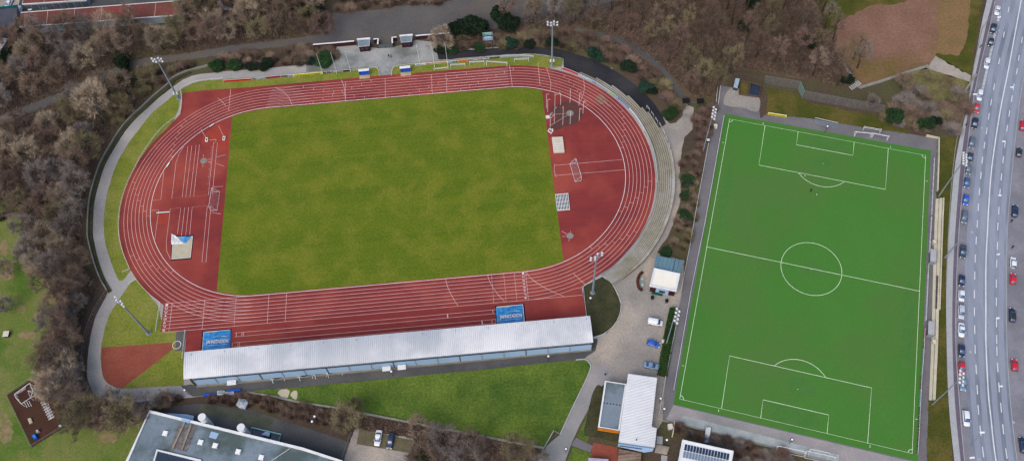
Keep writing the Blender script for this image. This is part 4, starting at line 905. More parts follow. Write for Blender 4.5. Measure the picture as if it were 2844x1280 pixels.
# solar roof building
GH=6.2; GP_=[G(u,v,GH) for u,v in ((1896.5,1222),(2035.6,1252.6),(2010,1400),(1866,1380))]
o=thing('solar_roof_building','white trimmed building with rows of dark solar panels on its roof, bottom edge','building',(GP_[0].x,GP_[0].y-5,0))
b=MB(); b.prism(insetq(GP_,.985),0,GH-.1,cap=False); b.build('wall',M_panelb,o)
b=MB(); b.prism(GP_,GH-.25,GH); rf=b.build('roof',M_metalw,o); b=MB(); b.wall(GP_,.5,GH-.25,GH+.2,True); b.build('roof_edge',M_white,rf)
ux=(GP_[1]-GP_[0]); uy=(GP_[3]-GP_[0]); Lx=ux.length; ux.normalize(); uy.normalize(); org=GP_[0]
for j,y0 in enumerate((.9,2.9,6.0,8.0)):
    for i in range(15):
        a=org+ux*(.75+i*(Lx-1.4)/15)+uy*y0; wdt=(Lx-1.4)/15-.13
        b=MB(); b.add([a+Vector((0,0,.12)),a+ux*wdt+Vector((0,0,.12)),a+ux*wdt+uy*1.8+Vector((0,0,.2)),a+uy*1.8+Vector((0,0,.2))],[(3,2,1,0)]); b.build('solar_panel',mat('solar_dark',(34,52,78),(44,64,92),1,rough=.25,spec=.7) if j in (0,3) else mat('solar_pale',(128,146,164),(110,130,150),1,rough=.3,spec=.6),rf)
for i in range(6):
    t=(i+.5)/6; p=GP_[0].lerp(GP_[3],t); 
    b=MB(); b.box((p.x-.0,p.y,3.8),(.12,1.5,1.6),-.12); b.build('window',M_glass,o)
o=thing('outdoor_stairs','pale metal stairs leading down to the solar roofed building','stairs',G(1961,1215)); A=G(1965,1192);Bq=G(1961,1230)
for i in range(10): c=A.lerp(Bq,i/10); b=MB(); b.box((c.x,c.y,1.2-.1*i),(1.5,.42,.12),-.1); b.build('step',M_white if i<6 else M_panelb,o)
for s in (-.85,.85): b=MB(); b.tube(A+Vector((s,0,2)),Bq+Vector((s,0,1)),.05,n=5); b.tube(A+Vector((s,0,0)),A+Vector((s,0,2)),.04,n=5); b.build('handrail',M_dsteel,o)
for q0,q1,n_,lb in (((1832,1213),(1831,1232),7,'upper flight of concrete steps beside the clubhouse'),((1845,1266),(1843,1290),7,'lower flight of concrete steps near the solar roofed building'),((2363,246),(2386,232),6,'wooden steps climbing to the cinder field corner')):
    o=thing('steps',lb,'steps',G(*q0)); A,Bq=G(*q0),G(*q1); ang=math.atan2((Bq-A).y,(Bq-A).x)
    for i in range(n_): c=A.lerp(Bq,i/(n_-1)); b=MB(); b.box((c.x,c.y,.1+.04*i),(.35,1.7,.16+.05*i),ang); b.build('step',M_side,o)
o=thing('stair_landing','walled concrete landing between the two flights of steps','landing',G(1838,1245)); P=W([(1822,1236),(1858,1243),(1852,1262),(1818,1256)]); b=MB(); b.prism(P,0,.1); b.build('floor',M_yard,o); b=MB(); b.wall(P[:3],.15,.1,.9); b.build('wall',M_wallc,o)
# kiosk with pale roof
o=thing('kiosk_building','square kiosk with blue-grey rear roof and bright white front roof over brick walls','building',G(1850,780)); KH=4.0
KP=[G(u,v,KH) for u,v in ((1816.6,746),(1888,761.5),(1878,808),(1805,793))]; BP=[G(u,v,KH-.5) for u,v in ((1823,709),(1897,724),(1888,762),(1815,746))]
b=MB(); b.prism(insetq(KP,.94),0,KH-.1,cap=False); b.build('front_wall',M_brick,o); b=MB(); b.prism(KP,KH-.35,KH); wr=b.build('front_roof',M_metalw,o); b=MB(); b.wall(KP,.35,KH-.4,KH+.3,True); b.build('parapet',M_white,wr)
b=MB(); b.prism(insetq(KP,.84),KH+.01,KH+.05); b.build('roof_sheet',mat('creamy_roof',(244,240,226),(236,232,220),.4),wr)
b=MB(); b.prism(insetq(BP,.95),0,KH-.6,cap=False); b.build('rear_wall',M_wallc,o); b=MB(); b.prism(BP,KH-.7,KH-.5); br=b.build('rear_roof',mat('zinc_roof',(104,136,152),(92,122,138),.4,fine=.05,stretch=(2,.3,1)),o)
b=MB()
for i in range(1,7): t=i/7; b.beam(BP[0].lerp(BP[1],t),BP[3].lerp(BP[2],t),.22 if i==5 else .06,KH-.5,KH-.46)
b.build('roof_seam',M_dsteel,br)
fA,fB=KP[3]+Vector((.6,-.1,0)),KP[2]+Vector((-.4,-.1,0)); dd=(fB-fA)
b=MB(); b.beam(fA+dd*.2,fA+dd*.75,.12,.3,3.2); b.build('blue_gate',M_panelb,o); b=MB(); b.beam(fA+dd*.34+Vector((0,-.12,0)),fA+dd*.6+Vector((0,-.12,0)),.08,1.3,2.6); b.build('window',M_glass,o)
b=MB(); b.beam(fA+dd*.02+Vector((0,-.5,0)),fA+dd*.5+Vector((0,-.5,0)),.3,0,1.0); b.build('counter',mat('green_counter',(26,84,64)),o)
# gatehouses and walls of the north plaza
def booth(label,q):
    hh=3.0; P=[G(u,v,hh) for u,v in q]; o=thing('ticket_booth',label,'booth',(P[3].x,P[3].y,0),group='brick ticket booths at the north gate'); b=MB(); b.prism(insetq(P,.97),0,hh-.1,cap=False); b.build('brick_wall',M_brick,o)
    b=MB(); b.prism(P,hh-.2,hh); r=b.build('roof',M_roofg,o); b=MB(); b.wall([P[0],P[3],P[2],P[1]],.25,hh-.2,hh+.12); b.build('roof_trim',M_side,r); b=MB(); b.wall([P[0]+Vector((-.3,.2,0)),P[1]+Vector((.3,.2,0))],.55,hh-.2,hh+.35); b.build('front_trim',M_white,r)
    for s in (.3,.7): c=P[3].lerp(P[2],s); b=MB(); b.box((c.x,c.y+.02,1.6),(.9,.2,.9)); b.build('window',M_glass,o)
booth('left ticket booth with grey roof and dark red brick wall',((994,112),(1026,109.5),(1026,127),(996,130))); booth('right ticket booth with grey roof and dark red brick wall',((1112,102),(1144,99.5),(1143.5,115.5),(1114,118)))
def gwall(label,pts,h,wd=.5,coping=True):
    P=[G(u,v,h) for u,v in pts]; o=thing('gate_wall',label,'wall',(P[0].x,P[0].y,0),group='brick walls of the north gate'); b=MB(); b.wall(P,wd*.8,0,h-.12); b.build('brickwork',M_brick,o); b=MB(); b.wall(P,wd,h-.12,h); b.build('coping',M_white,o)
gwall('long brick wall with white coping left of the booths',[(869,124),(930,119),(983.6,114)],1.9); gwall('L shaped brick wall left of the double gate',[(1037,109),(1050,107.8),(1049,123)],2.2); gwall('L shaped brick wall right of the double gate',[(1101,103),(1089,104.5),(1089.5,120)],2.2); gwall('long brick wall with white coping right of the booths',[(1154,99.5),(1200,95.5),(1254,91)],1.8)
o=thing('double_gate','dark double gate closing the north entrance','gate',G(1072,133)); A,Bq=G(1052,135),G(1092,132)
for i in (0,1): p,q=A.lerp(Bq,.01+.5*i),A.lerp(Bq,.49+.5*i); b=MB(); b.beam(p,q,.1,.1,1.9); b.build('gate_leaf',mat('gate_grey',(92,98,100)),o)
# garages top left
GH2=3.6
def garage(label,q,h,n,wallm=M_panelb,front=False,lab2=None):
    P=[G(u,v,h) for u,v in q]; o=thing('garage_row',label,'garages',(P[3].x,P[3].y,0)); b=MB(); b.prism(insetq(P,.985),0,h-.1,cap=False); b.build('wall',mat('pale_blue_wall',(158,172,184),(140,156,168),.2,fine=.06),o)
    b=MB(); b.prism(P,h-.15,h); r=b.build('roof',M_roofr,o); b=MB(); b.wall(P,.28,h-.2,h+.12,True); b.build('roof_edge',M_white,r)
    for i in range(1,n): b=MB(); b.beam(P[0].lerp(P[1],i/n),P[3].lerp(P[2],i/n),.12,h+.01,h+.05); b.build('roof_seam',M_cream,r)
    if front:
        for i in range(n*3): c=P[3].lerp(P[2],(i+.5)/(n*3)); b=MB(); b.box((c.x,c.y+.0,1.25),(2.3,.3,2.3)); b.build('shaded_bay_panel',mat('bay_shade_grey',(70,74,86),(90,94,104),.3),o)  # dark panels paint the shade under the roof of the open garage fronts
    return o
garage('long garage row with red gravel roof and pale blue rear wall',((58,36),(508,2),(504,42),(54,75.5)),GH2,6)
garage('garage row with reddish roof at the top edge above the yard',((70,-26),(250,-40),(240,1),(62,12.5)),3.2,3,front=True)
sheet('garage_yard',[(40,-40),(560,-60),(560,8),(60,50),(30,60)],M_midas,Q*2)
sheet('driveway',[(-40,-30),(60,-30),(50,25),(40,60),(20,30),(-40,35)],M_yard,Q*3)
o,P,r=flat_building('grey_roof_building','flat grey roofed building with teal edge at the left frame side',[(-120,40),(49,20),(40,85),(24,104),(-120,92)],3.4,M_wallc,mat('slate_grey_roof',(84,86,98),(76,78,88),.3,fine=.1),.1,parm=M_dsteel)
b=MB(); a=G(-120,38,3.4); c=G(49,18,3.4); b.beam(a,c,.9,3.3,3.75); b.build('teal_fascia',M_teal,o)
o,P,r=flat_building('white_roof_annex','low white roofed annex below the grey roofed building',[(-120,96),(23,107),(0,140),(-120,150)],2.8,M_wallc,M_metalw,.08)
# information sign
o=thing('stadium_sign','two stacked pale boards on posts in the bushes north of the track','sign',G(1356,138)); B=G(1356,138)
a=G(1346,136); c=G(1368,134); h0=4.0
for p in (a,c): b=MB(); b.tube(p,p+Vector((0,0,8.2)),.14,n=6); b.build('post',M_dsteel,o)
d=(c-a).normalized(); p0=a-d*.3; p1=c+d*.3
for z0,z1,m_,t_ in ((6.9,8.3,M_turq,'■ Bottrop'),(4.4,6.2,c_('sign_pale_blue',(170,206,232)),'ELE ♦ ■')):
    b=MB(); b.beam(p0,p1,.15,z0,z1); pn=b.build('panel',m_,o); text(t_,'lettering',M_dsteel if z0>6 else M_sblue,pn,Vector((p0.x,p0.y,z0+.35))+d*.5+Vector((0,-.1,0)),d,(0,0,1),.8,width=2.2,thick=.01,bold=.02)
# yellow sign north of the pitch
board('yellow board reading Olschewski on the grass edge north of the artificial pitch',(2132,319),(2183,327),bY,h=1.1,txt=[('Olschewski',.06,.94,bK,.85)],group='boards around the artificial pitch')
o=thing('spectator_bench_row','slatted metal bench rows under a white rail north of the pitch','bench',G(2295,345)); A,Bq=G(2262,336),G(2326,350)
for i in range(3): dn=Vector((-.2,-1,0))*(.55*i); b=MB(); b.beam(A+dn,Bq+dn,.3,.45-.1*i,.52-.1*i); b.build('seat',M_steel,o)
b=MB(); b.tube(A+Vector((0,.4,1.2)),Bq+Vector((0,.4,1.2)),.07,n=5)
b.build('rail',M_white,o)
# ------------------------------------------------------------------ spectator steps on the east side
o=thing('spectator_steps','long narrow flight of cream concrete steps along the east touchline','terrace',G(2600,800))
Ls=[(2598,553),(2594.6,620),(2590,779.5),(2586,949),(2579,1111)]; off=[0,8,16.5]; 
for k,(a0,a1,hh,vs_,ve) in enumerate(((0,8.6,.35,0,5),(9.2,17.3,.7,0,5))):
    b=MB(); pa=[(u+a0*(1),v) for u,v in Ls]; pb=[(u+a1*(1 if v<1000 else .98),v) for u,v in Ls]; b.prism(W(pa+pb[::-1]),0,hh); b.build('step',M_concst,o)
b=MB(); b.prism(W([(2616,553),(2613,620),(2608,780),(2605,862),(2608.5,862),(2611.5,780),(2617,620),(2620,553)]),0,1.0); b.build('step',M_concst,o)
sb=MB()
for i in range(19): c=G(2600.5-(i/19)*3.6,771+i*4.85); sb=MB(); sb.box((c.x,c.y,.85),(.45,.34,.3)); sb.build('plastic_seat',mat('dark_seat_shell',(52,54,72)),o)
for (u,v),lb in (((2591,677),'pale electric box on the steps, north one'),((2590,953),'pale electric box on the steps, south one')):
    c=G(u,v); o2=thing('cabinet',lb,'cabinet',c,group='small boxes on the east steps'); b=MB(); b.box((0,0,.7),(.8,1.1,1.4)); b.build('case',M_concst,o2,local=True); b=MB(); b.box((0,0,1.44),(.9,1.2,.08)); b.build('lid',M_cream,o2,local=True)
for (u,v),lb in (((2586,712),'grey covered players shelter by the east touchline, north one'),((2580,912),'grey covered players shelter by the east touchline, south one')):
    c=G(u,v+6); e_=G(u-1.6,v+56); o2=thing('players_shelter',lb,'dugout',c,math.atan2(e_.y-c.y,e_.x-c.x)+pi/2,group='players shelters by the east touchline'); b=MB(); b.prism([(-.9,-2.2),(.9,-2.2),(.9,2.2),(-.9,2.2)],1.95,2.05); b.build('roof',M_side,o2,local=True); b=MB(); b.prism([(.75,-2.2),(.9,-2.2),(.9,2.2),(.75,2.2)],0,1.95); b.build('back_wall',M_steel,o2,local=True)
    for s in (-2.15,2.05): b=MB(); b.prism([(-.8,s),(.75,s),(.75,s+.1),(-.8,s+.1)],0,1.95); b.build('side_wall',M_steel,o2,local=True)
    b=MB(); b.box((.35,0,.45),(.4,4,.08)); b.build('bench_seat',M_dsteel,o2,local=True)
b=MB(); b.wall(W([(2571,379),(2606,386),(2605,450),(2602,531)]),.4,0,.9); tag(b.build('boundary_wall',M_concst),'pale L shaped wall at the north east corner of the pitch','wall')
GB='boards around the artificial pitch'
for p,q,m_,lb,tx in (((2593,444),(2585,600),None,'',None),((2584.5,606),(2579,702),bW,'long white board by the east touchline north of the first shelter',None),((2576,738),(2575,764),bT,'green tinted board south of the first shelter',None),((2575,765),(2569,892),bW,'longest white board by the east touchline opposite the seats',None),((2566,915),(2564,945),bC,'faded pink board beside the southern shelter',None),((2564,946),(2563,970),bK,'short black board on the east touchline',None),((2563,972),(2558,1040),bLG,'pale board south of the black one on the east touchline',None),((2557,1042),(2555,1082),bD,'dark red board by the end of the spectator steps',None),((2555,1084),(2552.5,1128),bL,'light blue board near the south floodlight mast',None),((2552,1130),(2550,1188),bK,'black and white board towards the south east corner',None),((2550,1190),(2545.5,1262),bD,'southmost dark red board with pale writing',None)):
    if m_ is None: railing('barrier','white rail along the north half of the east touchline',[p,q],1.0,r=.06)
    else: board(lb,p,q,m_,group=GB,h=1.0,txt=[('▪▪▪▪▪▪ ▪▪',.1,.9,bW if m_ in (bD,bK,bC,bT) else bG,.5)])
railing('barrier','white rail along the west touchline of the artificial pitch',[(2010,325),(1968,559),(1957,620),(1920,800),(1894,949),(1870,1085)],1.0,r=.07)
railing('barrier','tall pale rail between the west walkway and the planted bed',[(1967,401),(1937,559),(1913,697),(1890,813)],1.1,r=.06)
railing('barrier','pale rail between the car park hedge and the west walkway',[(1884,862),(1873,925),(1848,1050),(1830,1151)],1.0,r=.06)
railing('barrier','white double rail at the yard north of the pitch corner',[(2000,243),(1994,292)],1.1,r=.06); railing('barrier','second parallel rail at the yard north of the pitch corner',[(1992,247),(1988,288)],1.1,r=.05)
mesh_fence('ball_fence','tall grey mesh fence above the north lawn, west section',[(2120,231),(2216,247)],h=4,sp=4,cell=.3,wire=.05,m=M_mesh); mesh_fence('ball_fence','short angled section of the tall mesh fence',[(2216,247),(2227,272)],h=4,sp=2.5,cell=.2,m=mat('greenish_wire',(128,160,158)))
mesh_fence('ball_fence','tall grey mesh fence above the north lawn, long east section',[(2227,273),(2448,314)],h=4,sp=4,cell=.3,wire=.05,m=M_mesh)
mesh_fence('yard_fence','brown slatted fence by the small enclosures north west of the pitch',[(2040,210),(2120,231),(2114,272)],h=2,sp=3,cell=.5,m=mat('brown_slats',(96,80,72)))
mesh_fence('playground_fence','wire fence around the brown playground',[(22,1099),(112,1037),(136,1082),(184,1184),(90,1242),(22,1099)],h=1.6,sp=3,cell=.55,m=mat('galvanised_wire',(150,150,130)))
mesh_fence('hedge_fence','wire fence between the school yard and the car park',[(980,1190),(965,1235),(952,1275)],h=1.6,sp=2.5,cell=.5)
b=MB(); b.wall(W(smooth([(2388,243),(2366,215),(2343,178)],3)),1.0,0,.4); b.wall(W([(2388,245),(2450,226),(2520,202),(2578,184)]),1.0,0,.4); tag(b.build('field_edge_wall',M_wallc),'low crumbling wall round the lower corner of the cinder field','wall')
b=MB(); b.wall(W([(2674,262),(2692,236),(2711,208)]),.7,0,.5); tag(b.build('ramp_wall',M_wallc),'short sloping wall between the verge and the upper pavement','wall')
b=MB(); b.wall(W(smooth([(2728,78),(2706,176),(2696,238),(2686,290),(2658,384),(2644,495),(2634,639),(2627,791)],3)),.25,0,.2); tag(b.build('pavement_edging',M_wallc),'thin concrete edging between the pavement and the east verge','kerb')
b=MB(); b.wall(W([(1840,1168),(1880,1176),(2097,1231),(2203,1256),(2330,1288)]),.3,0,.3); tag(b.build('slope_edging',M_wallc),'low edging between the south pavement and the planted slope','kerb')
b=MB(); b.wall(W([(1872,1171),(1869,1200),(1866,1213)]),.3,0,1.0); tag(b.build('pale_wall',M_concst),'short pale wall by the grey bin at the south pavement corner','wall')
o=thing('trailer','silver covered trailer parked in the yard north west of the pitch','trailer',G(2045,243)); P=W([(2040,226),(2053,227),(2046,255),(2034,252)]); b=MB(); b.prism(P,.5,1.6); b.build('box_body',M_dsteel,o); b=MB(); b.prism(insetq(P,.92),1.6,1.75); b.build('cover',mat('silver_cover',(176,204,220),(140,150,164),1.2),o)
b=MB(); c=G(2040,254); c2=G(2037,262); b.tube((c.x,c.y,.5),(c2.x,c2.y,.4),.07); b.build('drawbar',M_white,o)
for s in (0,1): c=W([(2037,242),(2050,244)])[s]; b=MB(); b.tube((c.x-.15,c.y,.35),(c.x+.15,c.y,.35),.35,n=12); b.build('wheel',M_black,o)
for q,m_,lb in ((((2055,228),(2082,232),(2076,268),(2052,264)),M_dim,'fenced compost enclosure with greenish fill'),(((2084,232),(2112,240),(2106,272),(2079,268)),M_glass,'fenced enclosure with dark water-like fill')):
    o=thing('enclosure',lb,'enclosure',G(*q[0])); P=W(q); b=MB(); b.wall(P,.2,0,1.0,True); b.build('board_wall',mat('brown_slats',(96,80,72)),o); b=MB(); b.prism(insetq(P,.92),0,.25); b.build('fill',m_,o)
for q,lb in (((1903,291),'dark gate hut at the end of the forest path, left one'),((1943,292),'dark gate hut with open front near the wooden fence')):
    c=G(*q); o=thing('gate_hut',lb,'hut',c,group='dark gate huts'); b=MB()
    for s in (-.9,.9):
        for t in (-.7,.7): b.tube((s,t,0),(s,t,2.2),.08,n=5)
    b.build('post',M_dsteel,o,local=True); b=MB(); b.prism([(-1.2,-1),(1.2,-1),(1.2,1),(-1.2,1)],2.2,2.35); b.build('roof',M_black,o,local=True); b=MB(); b.prism([(-.9,.6),(.9,.6),(.9,.7),(-.9,.7)],0,2.1); b.build('back_wall',M_black,o,local=True)
mesh_fence('swing_gate','pale gate bar between the two dark huts',[(1911,287),(1937,292)],h=1.2,sp=3,cell=.6); mesh_fence('swing_gate','pale gate bar across the forecourt path',[(1899,323),(1925,331)],h=1.0,sp=3,cell=.5)
# ------------------------------------------------------------------ vehicles
def loft(st,n=12,flat=.25):
    """st: list of (y, halfwidth, z0, z1); rounded rectangular sections along y"""
    b=MB(); vs=[];fs=[]
    for y,w_,z0,z1 in st:
        cz=(z0+z1)/2; hz=(z1-z0)/2
        for i in range(n):
            t=2*pi*(i+.5)/n; c,s_=cos(t),sin(t); e=.45
            vs.append((w_*math.copysign(abs(c)**e,c),y,cz+hz*math.copysign(abs(s_)**e,s_)))
    m=len(st)
    for j in range(m-1):
        for i in range(n): fs.append((j*n+i,j*n+(i+1)%n,(j+1)*n+(i+1)%n,(j+1)*n+i))
    fs+=[tuple(range(n-1,-1,-1)),tuple(range((m-1)*n,m*n))]
    b.add(vs,[tuple(reversed(f)) for f in fs]); return b
CAR={}
def car_proto(kind,paint):
    """front faces -y"""
    L={'hatch':3.9,'saloon':4.6,'estate':4.7,'van':4.6,'suv':4.6}[kind]; H={'hatch':1.45,'saloon':1.43,'estate':1.48,'van':1.85,'suv':1.68}[kind]; w_=.86 if kind=='hatch' else .9
    f=-L/2; r=L/2; bz=.92 if kind in('van','suv') else .82
    body=loft([(f,w_*.55,.35,.6),(f+.12,w_*.84,.25,.68),(f+.5,w_*.96,.2,bz-.06),(f+1.1,w_,.18,bz),(0,w_,.18,bz+.03),(r-.6,w_,.18,bz+.06),(r-.12,w_*.92,.22,bz+.02),(r,w_*.7,.35,bz-.12)])
    if kind=='van': cab=[(f+.75,w_*.8,bz-.1,bz),(f+1.4,w_*.86,bz-.1,H-.1),(f+1.7,w_*.9,bz-.1,H-.02),(r-.15,w_*.9,bz-.1,H-.04),(r-.02,w_*.84,bz-.1,bz+.1)]
    elif kind=='saloon': cab=[(f+1.15,w_*.82,bz-.1,bz),(f+1.95,w_*.8,bz-.1,H-.05),(0.1,w_*.8,bz-.1,H),(.85,w_*.78,bz-.1,H-.06),(r-.75,w_*.78,bz-.1,bz+.05)]
    elif kind=='hatch': cab=[(f+.95,w_*.84,bz-.1,bz),(f+1.65,w_*.82,bz-.1,H-.05),(0.2,w_*.82,bz-.1,H),(r-.5,w_*.8,bz-.1,H-.08),(r-.06,w_*.82,bz-.1,bz+.05)]
    else: cab=[(f+1.1,w_*.84,bz-.1,bz),(f+1.85,w_*.82,bz-.1,H-.05),(0.2,w_*.82,bz-.1,H),(r-.45,w_*.8,bz-.1,H-.05),(r-.05,w_*.82,bz-.1,bz+.05)]
    glass=loft(cab)
    y0=cab[1][0]+.12; y1=cab[-2][0]-.05; rw_=cab[1][1]
    roof=loft([(y0-.05,rw_*.86,H-.09,H-.03),(y0+.12,rw_*.95,H-.1,H+.012),((y0+y1)/2,rw_*.97,H-.1,H+.03),(y1-.1,rw_*.95,H-.12,H+.0),(y1+.05,rw_*.86,H-.14,H-.06)])
    if kind=='van': roof=loft([(y0-.05,rw_*.95,H-.12,H-.03),(y0+.3,rw_*1.06,bz,H+.02),((y0+y1)/2,rw_*1.07,bz,H+.03),(y1-.1,rw_*1.05,bz,H+.0),(r-.05,rw_*.95,bz,H-.1)])
    wh=[]
    for sx in (-1,1):
        for y in (f+.82,r-.85):
            b=MB(); b.tube((sx*(w_-.2),y,.32),(sx*(w_+.01),y,.32),.32,n=14); rim=MB(); rim.tube((sx*(w_+.0),y,.32),(sx*(w_+.025),y,.32),.19,n=10); wh.append((b,rim))
    hl=[];tl=[];mi=[]
    for sx in (-1,1):
        b=MB(); b.box((sx*w_*.66,f+.14,.6),(.34,.22,.16),sx*.35); hl.append(b)
        b=MB(); b.box((sx*w_*.78,r-.04,.74),(.22,.14,.2)); tl.append(b)
        b=MB(); b.box((sx*(w_+.1),f+1.45,.98),(.2,.14,.13)); mi.append(b)
    me=dict(body=body.mesh('body',paint,sm=True),glass=glass.mesh('windows',M_wind if 1 else 0,sm=True),roof=roof.mesh('roof',paint,sm=True))
    return me,wh,hl,tl,mi
def car(label,px,kind,paint,dirpx=None,ang=None,cat=None,group='cars parked and driving around the stadium',name=None,cabcol=None):
    c=G(*px)
    if ang is None:
        a=G(*dirpx) ; d=a-c; ang=math.atan2(d.y,d.x)+pi/2      # front (-y) points at dirpx
    key=(kind,paint.name)
    o=thing(name or 'car',label,cat or ('van' if kind=='van' else 'car'),(c.x,c.y,Q*9),ang,group)
    if key not in CAR: CAR[key]=car_proto(kind,paint)
    me,wh,hl,tl,mi=CAR[key]
    def lk(n,m,p):
        q=bpy.data.objects.new(n,m); q.parent=p; col.objects.link(q); return q
    if isinstance(wh[0],tuple) and isinstance(wh[0][0],MB):
        wh=[(a.mesh('tyre',M_black),b.mesh('rim',M_steel)) for a,b in wh]; hl=[b.mesh('headlight',M_lamp) for b in hl]; tl=[b.mesh('tail_light',M_red) for b in tl]; mi=[b.mesh('wing_mirror',paint) for b in mi]
        CAR[key]=(me,wh,hl,tl,mi)
    bo=lk('body',me['body'],o); lk('windows',me['glass'],bo); lk('roof',me['roof'],bo)
    for a,b in wh: q=lk('wheel',a,o); lk('rim',b,q)
    for m in hl: lk('headlight',m,o)
    for m in tl: lk('tail_light',m,o)
    for m in mi: lk('wing_mirror',m,o)
    return o
def paint(n,c): return mat(n,c,rough=.28,spec=.7,rnd=.06)
pW=paint('car_white',(226,232,240)); pK=paint('car_black',(36,40,48)); pD=paint('car_dark_teal',(44,62,74)); pG=paint('car_grey',(92,104,118)); pS=paint('car_silver',(190,196,208)); pB=paint('car_blue',(26,92,200)); pN=paint('car_navy',(30,44,74)); pR=paint('car_red',(206,28,44)); pP=paint('car_steel_blue',(112,144,176)); pM=paint('car_mid_blue',(52,92,140))
def rdir(v,px):   # direction down the road at height v
    pts=[(2818,0),(2784,171),(2742,450),(2727,639),(2722,791),(2723,949),(2731,1116),(2750,1279)]
    for (u0,v0),(u1,v1) in zip(pts,pts[1:]):
        if v0<=v<v1 or (v<0 and v0==0): 
            a,b=G(u0,v0),G(u1,v1); d=b-a; return math.atan2(d.y,d.x)+pi/2
    return 0
for (u,v),k,p,lb in (((2768,33),'saloon',pW,'white saloon, topmost in the parking row along the road'),((2757,84),'estate',pK,'dark estate car second from the top of the parking row'),((2750,122),'hatch',pK,'black hatchback third from the top of the parking row'),((2739,180),'estate',pW,'white estate car parked alone near the short sloping wall'),((2719,268),'estate',pW,'white estate car parked right behind the red one'),((2711,304),'hatch',pR,'small red hatchback at the top of the dense parking row'),
   ((2705,347),'suv',pK,'black estate car just below the small red hatchback'),((2697,400),'estate',pG,'dark grey car with a pale roof below the black estate'),((2692,441),'hatch',pD,'dark green hatchback beside the floodlight heads'),((2687,474),'hatch',pG,'grey hatchback between the dark green and the blue car'),((2683,511),'hatch',pM,'muted blue hatchback above the bright blue one'),((2680,558),'hatch',pB,'bright blue car parked in the roadside row'),((2676,606),'estate',pG,'dark grey car below the bright blue one'),
   ((2671.5,702),'suv',pD,'large dark teal car standing apart below the leaning lamp mast'),((2668.6,782),'hatch',pN,'navy car directly above the row of white cars'),((2668,823),'hatch',pW,'uppermost of the three white cars in the roadside row'),((2667.5,868),'estate',pS,'silver white estate car, middle of the three pale cars'),((2668,918),'saloon',pW,'white saloon with sunroof, lowest of the three pale cars'),((2668.5,976),'hatch',pN,'dark blue hatchback above the red one under the floodlights'),((2669,1024),'hatch',pR,'red hatchback under the south floodlight heads'),((2672,1069),'hatch',pP,'blue-grey hatchback directly below the red one'),((2681,1162),'estate',pW,'white car driving alone down the lower left lane')):
    car(lb,(u,v),k,p,ang=rdir(v,(u,v)),group='cars in the roadside parking lane')
for (u,v),k,p,lb in (((2838,352),'suv',pR,'red car cut by the right frame edge'),((2828,426),'hatch',pK,'small black car on the far parking strip'),((2816,589),'estate',pN,'dark estate car with silver roof rails on the far strip'),((2811.5,732),'hatch',pW,'white hatchback on the far parking strip'),((2811,777),'hatch',pR,'red hatchback directly below the white one on the far strip'),((2809,877),'estate',pK,'black estate car on the far strip below the red hatchback'),((2815,1016),'hatch',pR,'red hatchback alone in the lower far strip'),((2838,1237),'suv',pN,'navy estate car at the bottom right frame edge')):
    car(lb,(u,v),k,p,ang=rdir(v,(u,v))+pi,group='cars on the far side parking strip')
car('white panel van parked in the yard by the hedge',(1819,897),'van',pW,dirpx=(1840,901),group='vehicles in the club yard',name='panel_van'); car('bright blue hatchback parked in the yard by the hedge',(1814,956),'hatch',pB,dirpx=(1835,962),group='vehicles in the club yard'); car('blue-grey saloon parked north of the white ribbed roof',(1808.5,1017),'saloon',pP,dirpx=(1833,1022),group='vehicles in the club yard')
car('white saloon parked on the mossy bays at the bottom',(1051,1217),'saloon',pW,dirpx=(1047,1240),group='cars in the lower car park'); car('dark blue estate parked on the mossy bays at the bottom',(1085.5,1225),'estate',pN,dirpx=(1081,1248),group='cars in the lower car park')
car('white saloon in front of the teal edged building',(27,14),'saloon',pW,ang=-.25,group='cars in the garage yard'); car('white van between the grey roof and the long garages',(56,38),'van',pW,ang=-.05,group='cars in the garage yard',name='panel_van'); car('pale car in the yard between the two garage rows',(87,22),'hatch',pS,ang=0.05,group='cars in the garage yard'); car('dark car half hidden under the upper garage roof',(127,17),'hatch',pK,ang=.05,group='cars in the garage yard')
car('grey car in the shade of the upper garages, by the trees',(225,9),'hatch',pG,ang=.05,group='cars in the garage yard')
# ------------------------------------------------------------------ street furniture
def globe(label,px,tall=4.2,r=.34,g='round headed path lamps',lean=0):
    B=G(*px); o=thing('path_lamp',label,'lamp',B,group=g); b=MB(); b.tube((0,0,0),(0,0,tall),.07,n=6); b.build('pole',M_dsteel,o,local=True); b=MB(); b.disc((0,0),r+.18,tall,tall+.1,16); b.build('rim',M_dsteel,o,local=True); b=MB(); b.ball((0,0,tall+.2),r,12,6,.7); b.build('lamp_shade',M_lamp,o,local=True)
def base_of(top,h):  # base pixel -> we place the base so that the head shows at the measured pixel
    g=G(top[0],top[1],h); return PX((g.x,g.y,0))
for (u,v),lb in (((513,1083),'white topped path lamp west of the grandstand'),((2013,1135+23),'round lamp on the paving at the south west pitch corner'),((2200,1220),'round lamp on the pavement south of the pitch goals'),((1087,1031),'round lamp behind the middle of the grandstand'),((1523,989),'round lamp behind the east end of the grandstand'),((1572,1246),'round lamp beside the lane at the bottom'),((2298,352),'round lamp beside the metal bench rows north of the pitch'),((874,1156),'round lamp on the leafy bank above the school, upper one'),((867,1170),'small round lamp on the leafy bank above the school, lower one'),((1640,828),'white lamp in the dark bed at the foot of the mast'),((1852,1221),'white round lamp above the stairs by the solar roofed building'),((1846,1147-42),'round lamp on the rail east of the clubhouse')):
    if u==2013: u,v=1846,1135
    if lb.startswith('round lamp on the rail'): u,v=1835,1106
    if lb.startswith('round lamp on the paving'): u,v=1845,1135
    globe(lb,base_of((u,v),3.6),3.6)
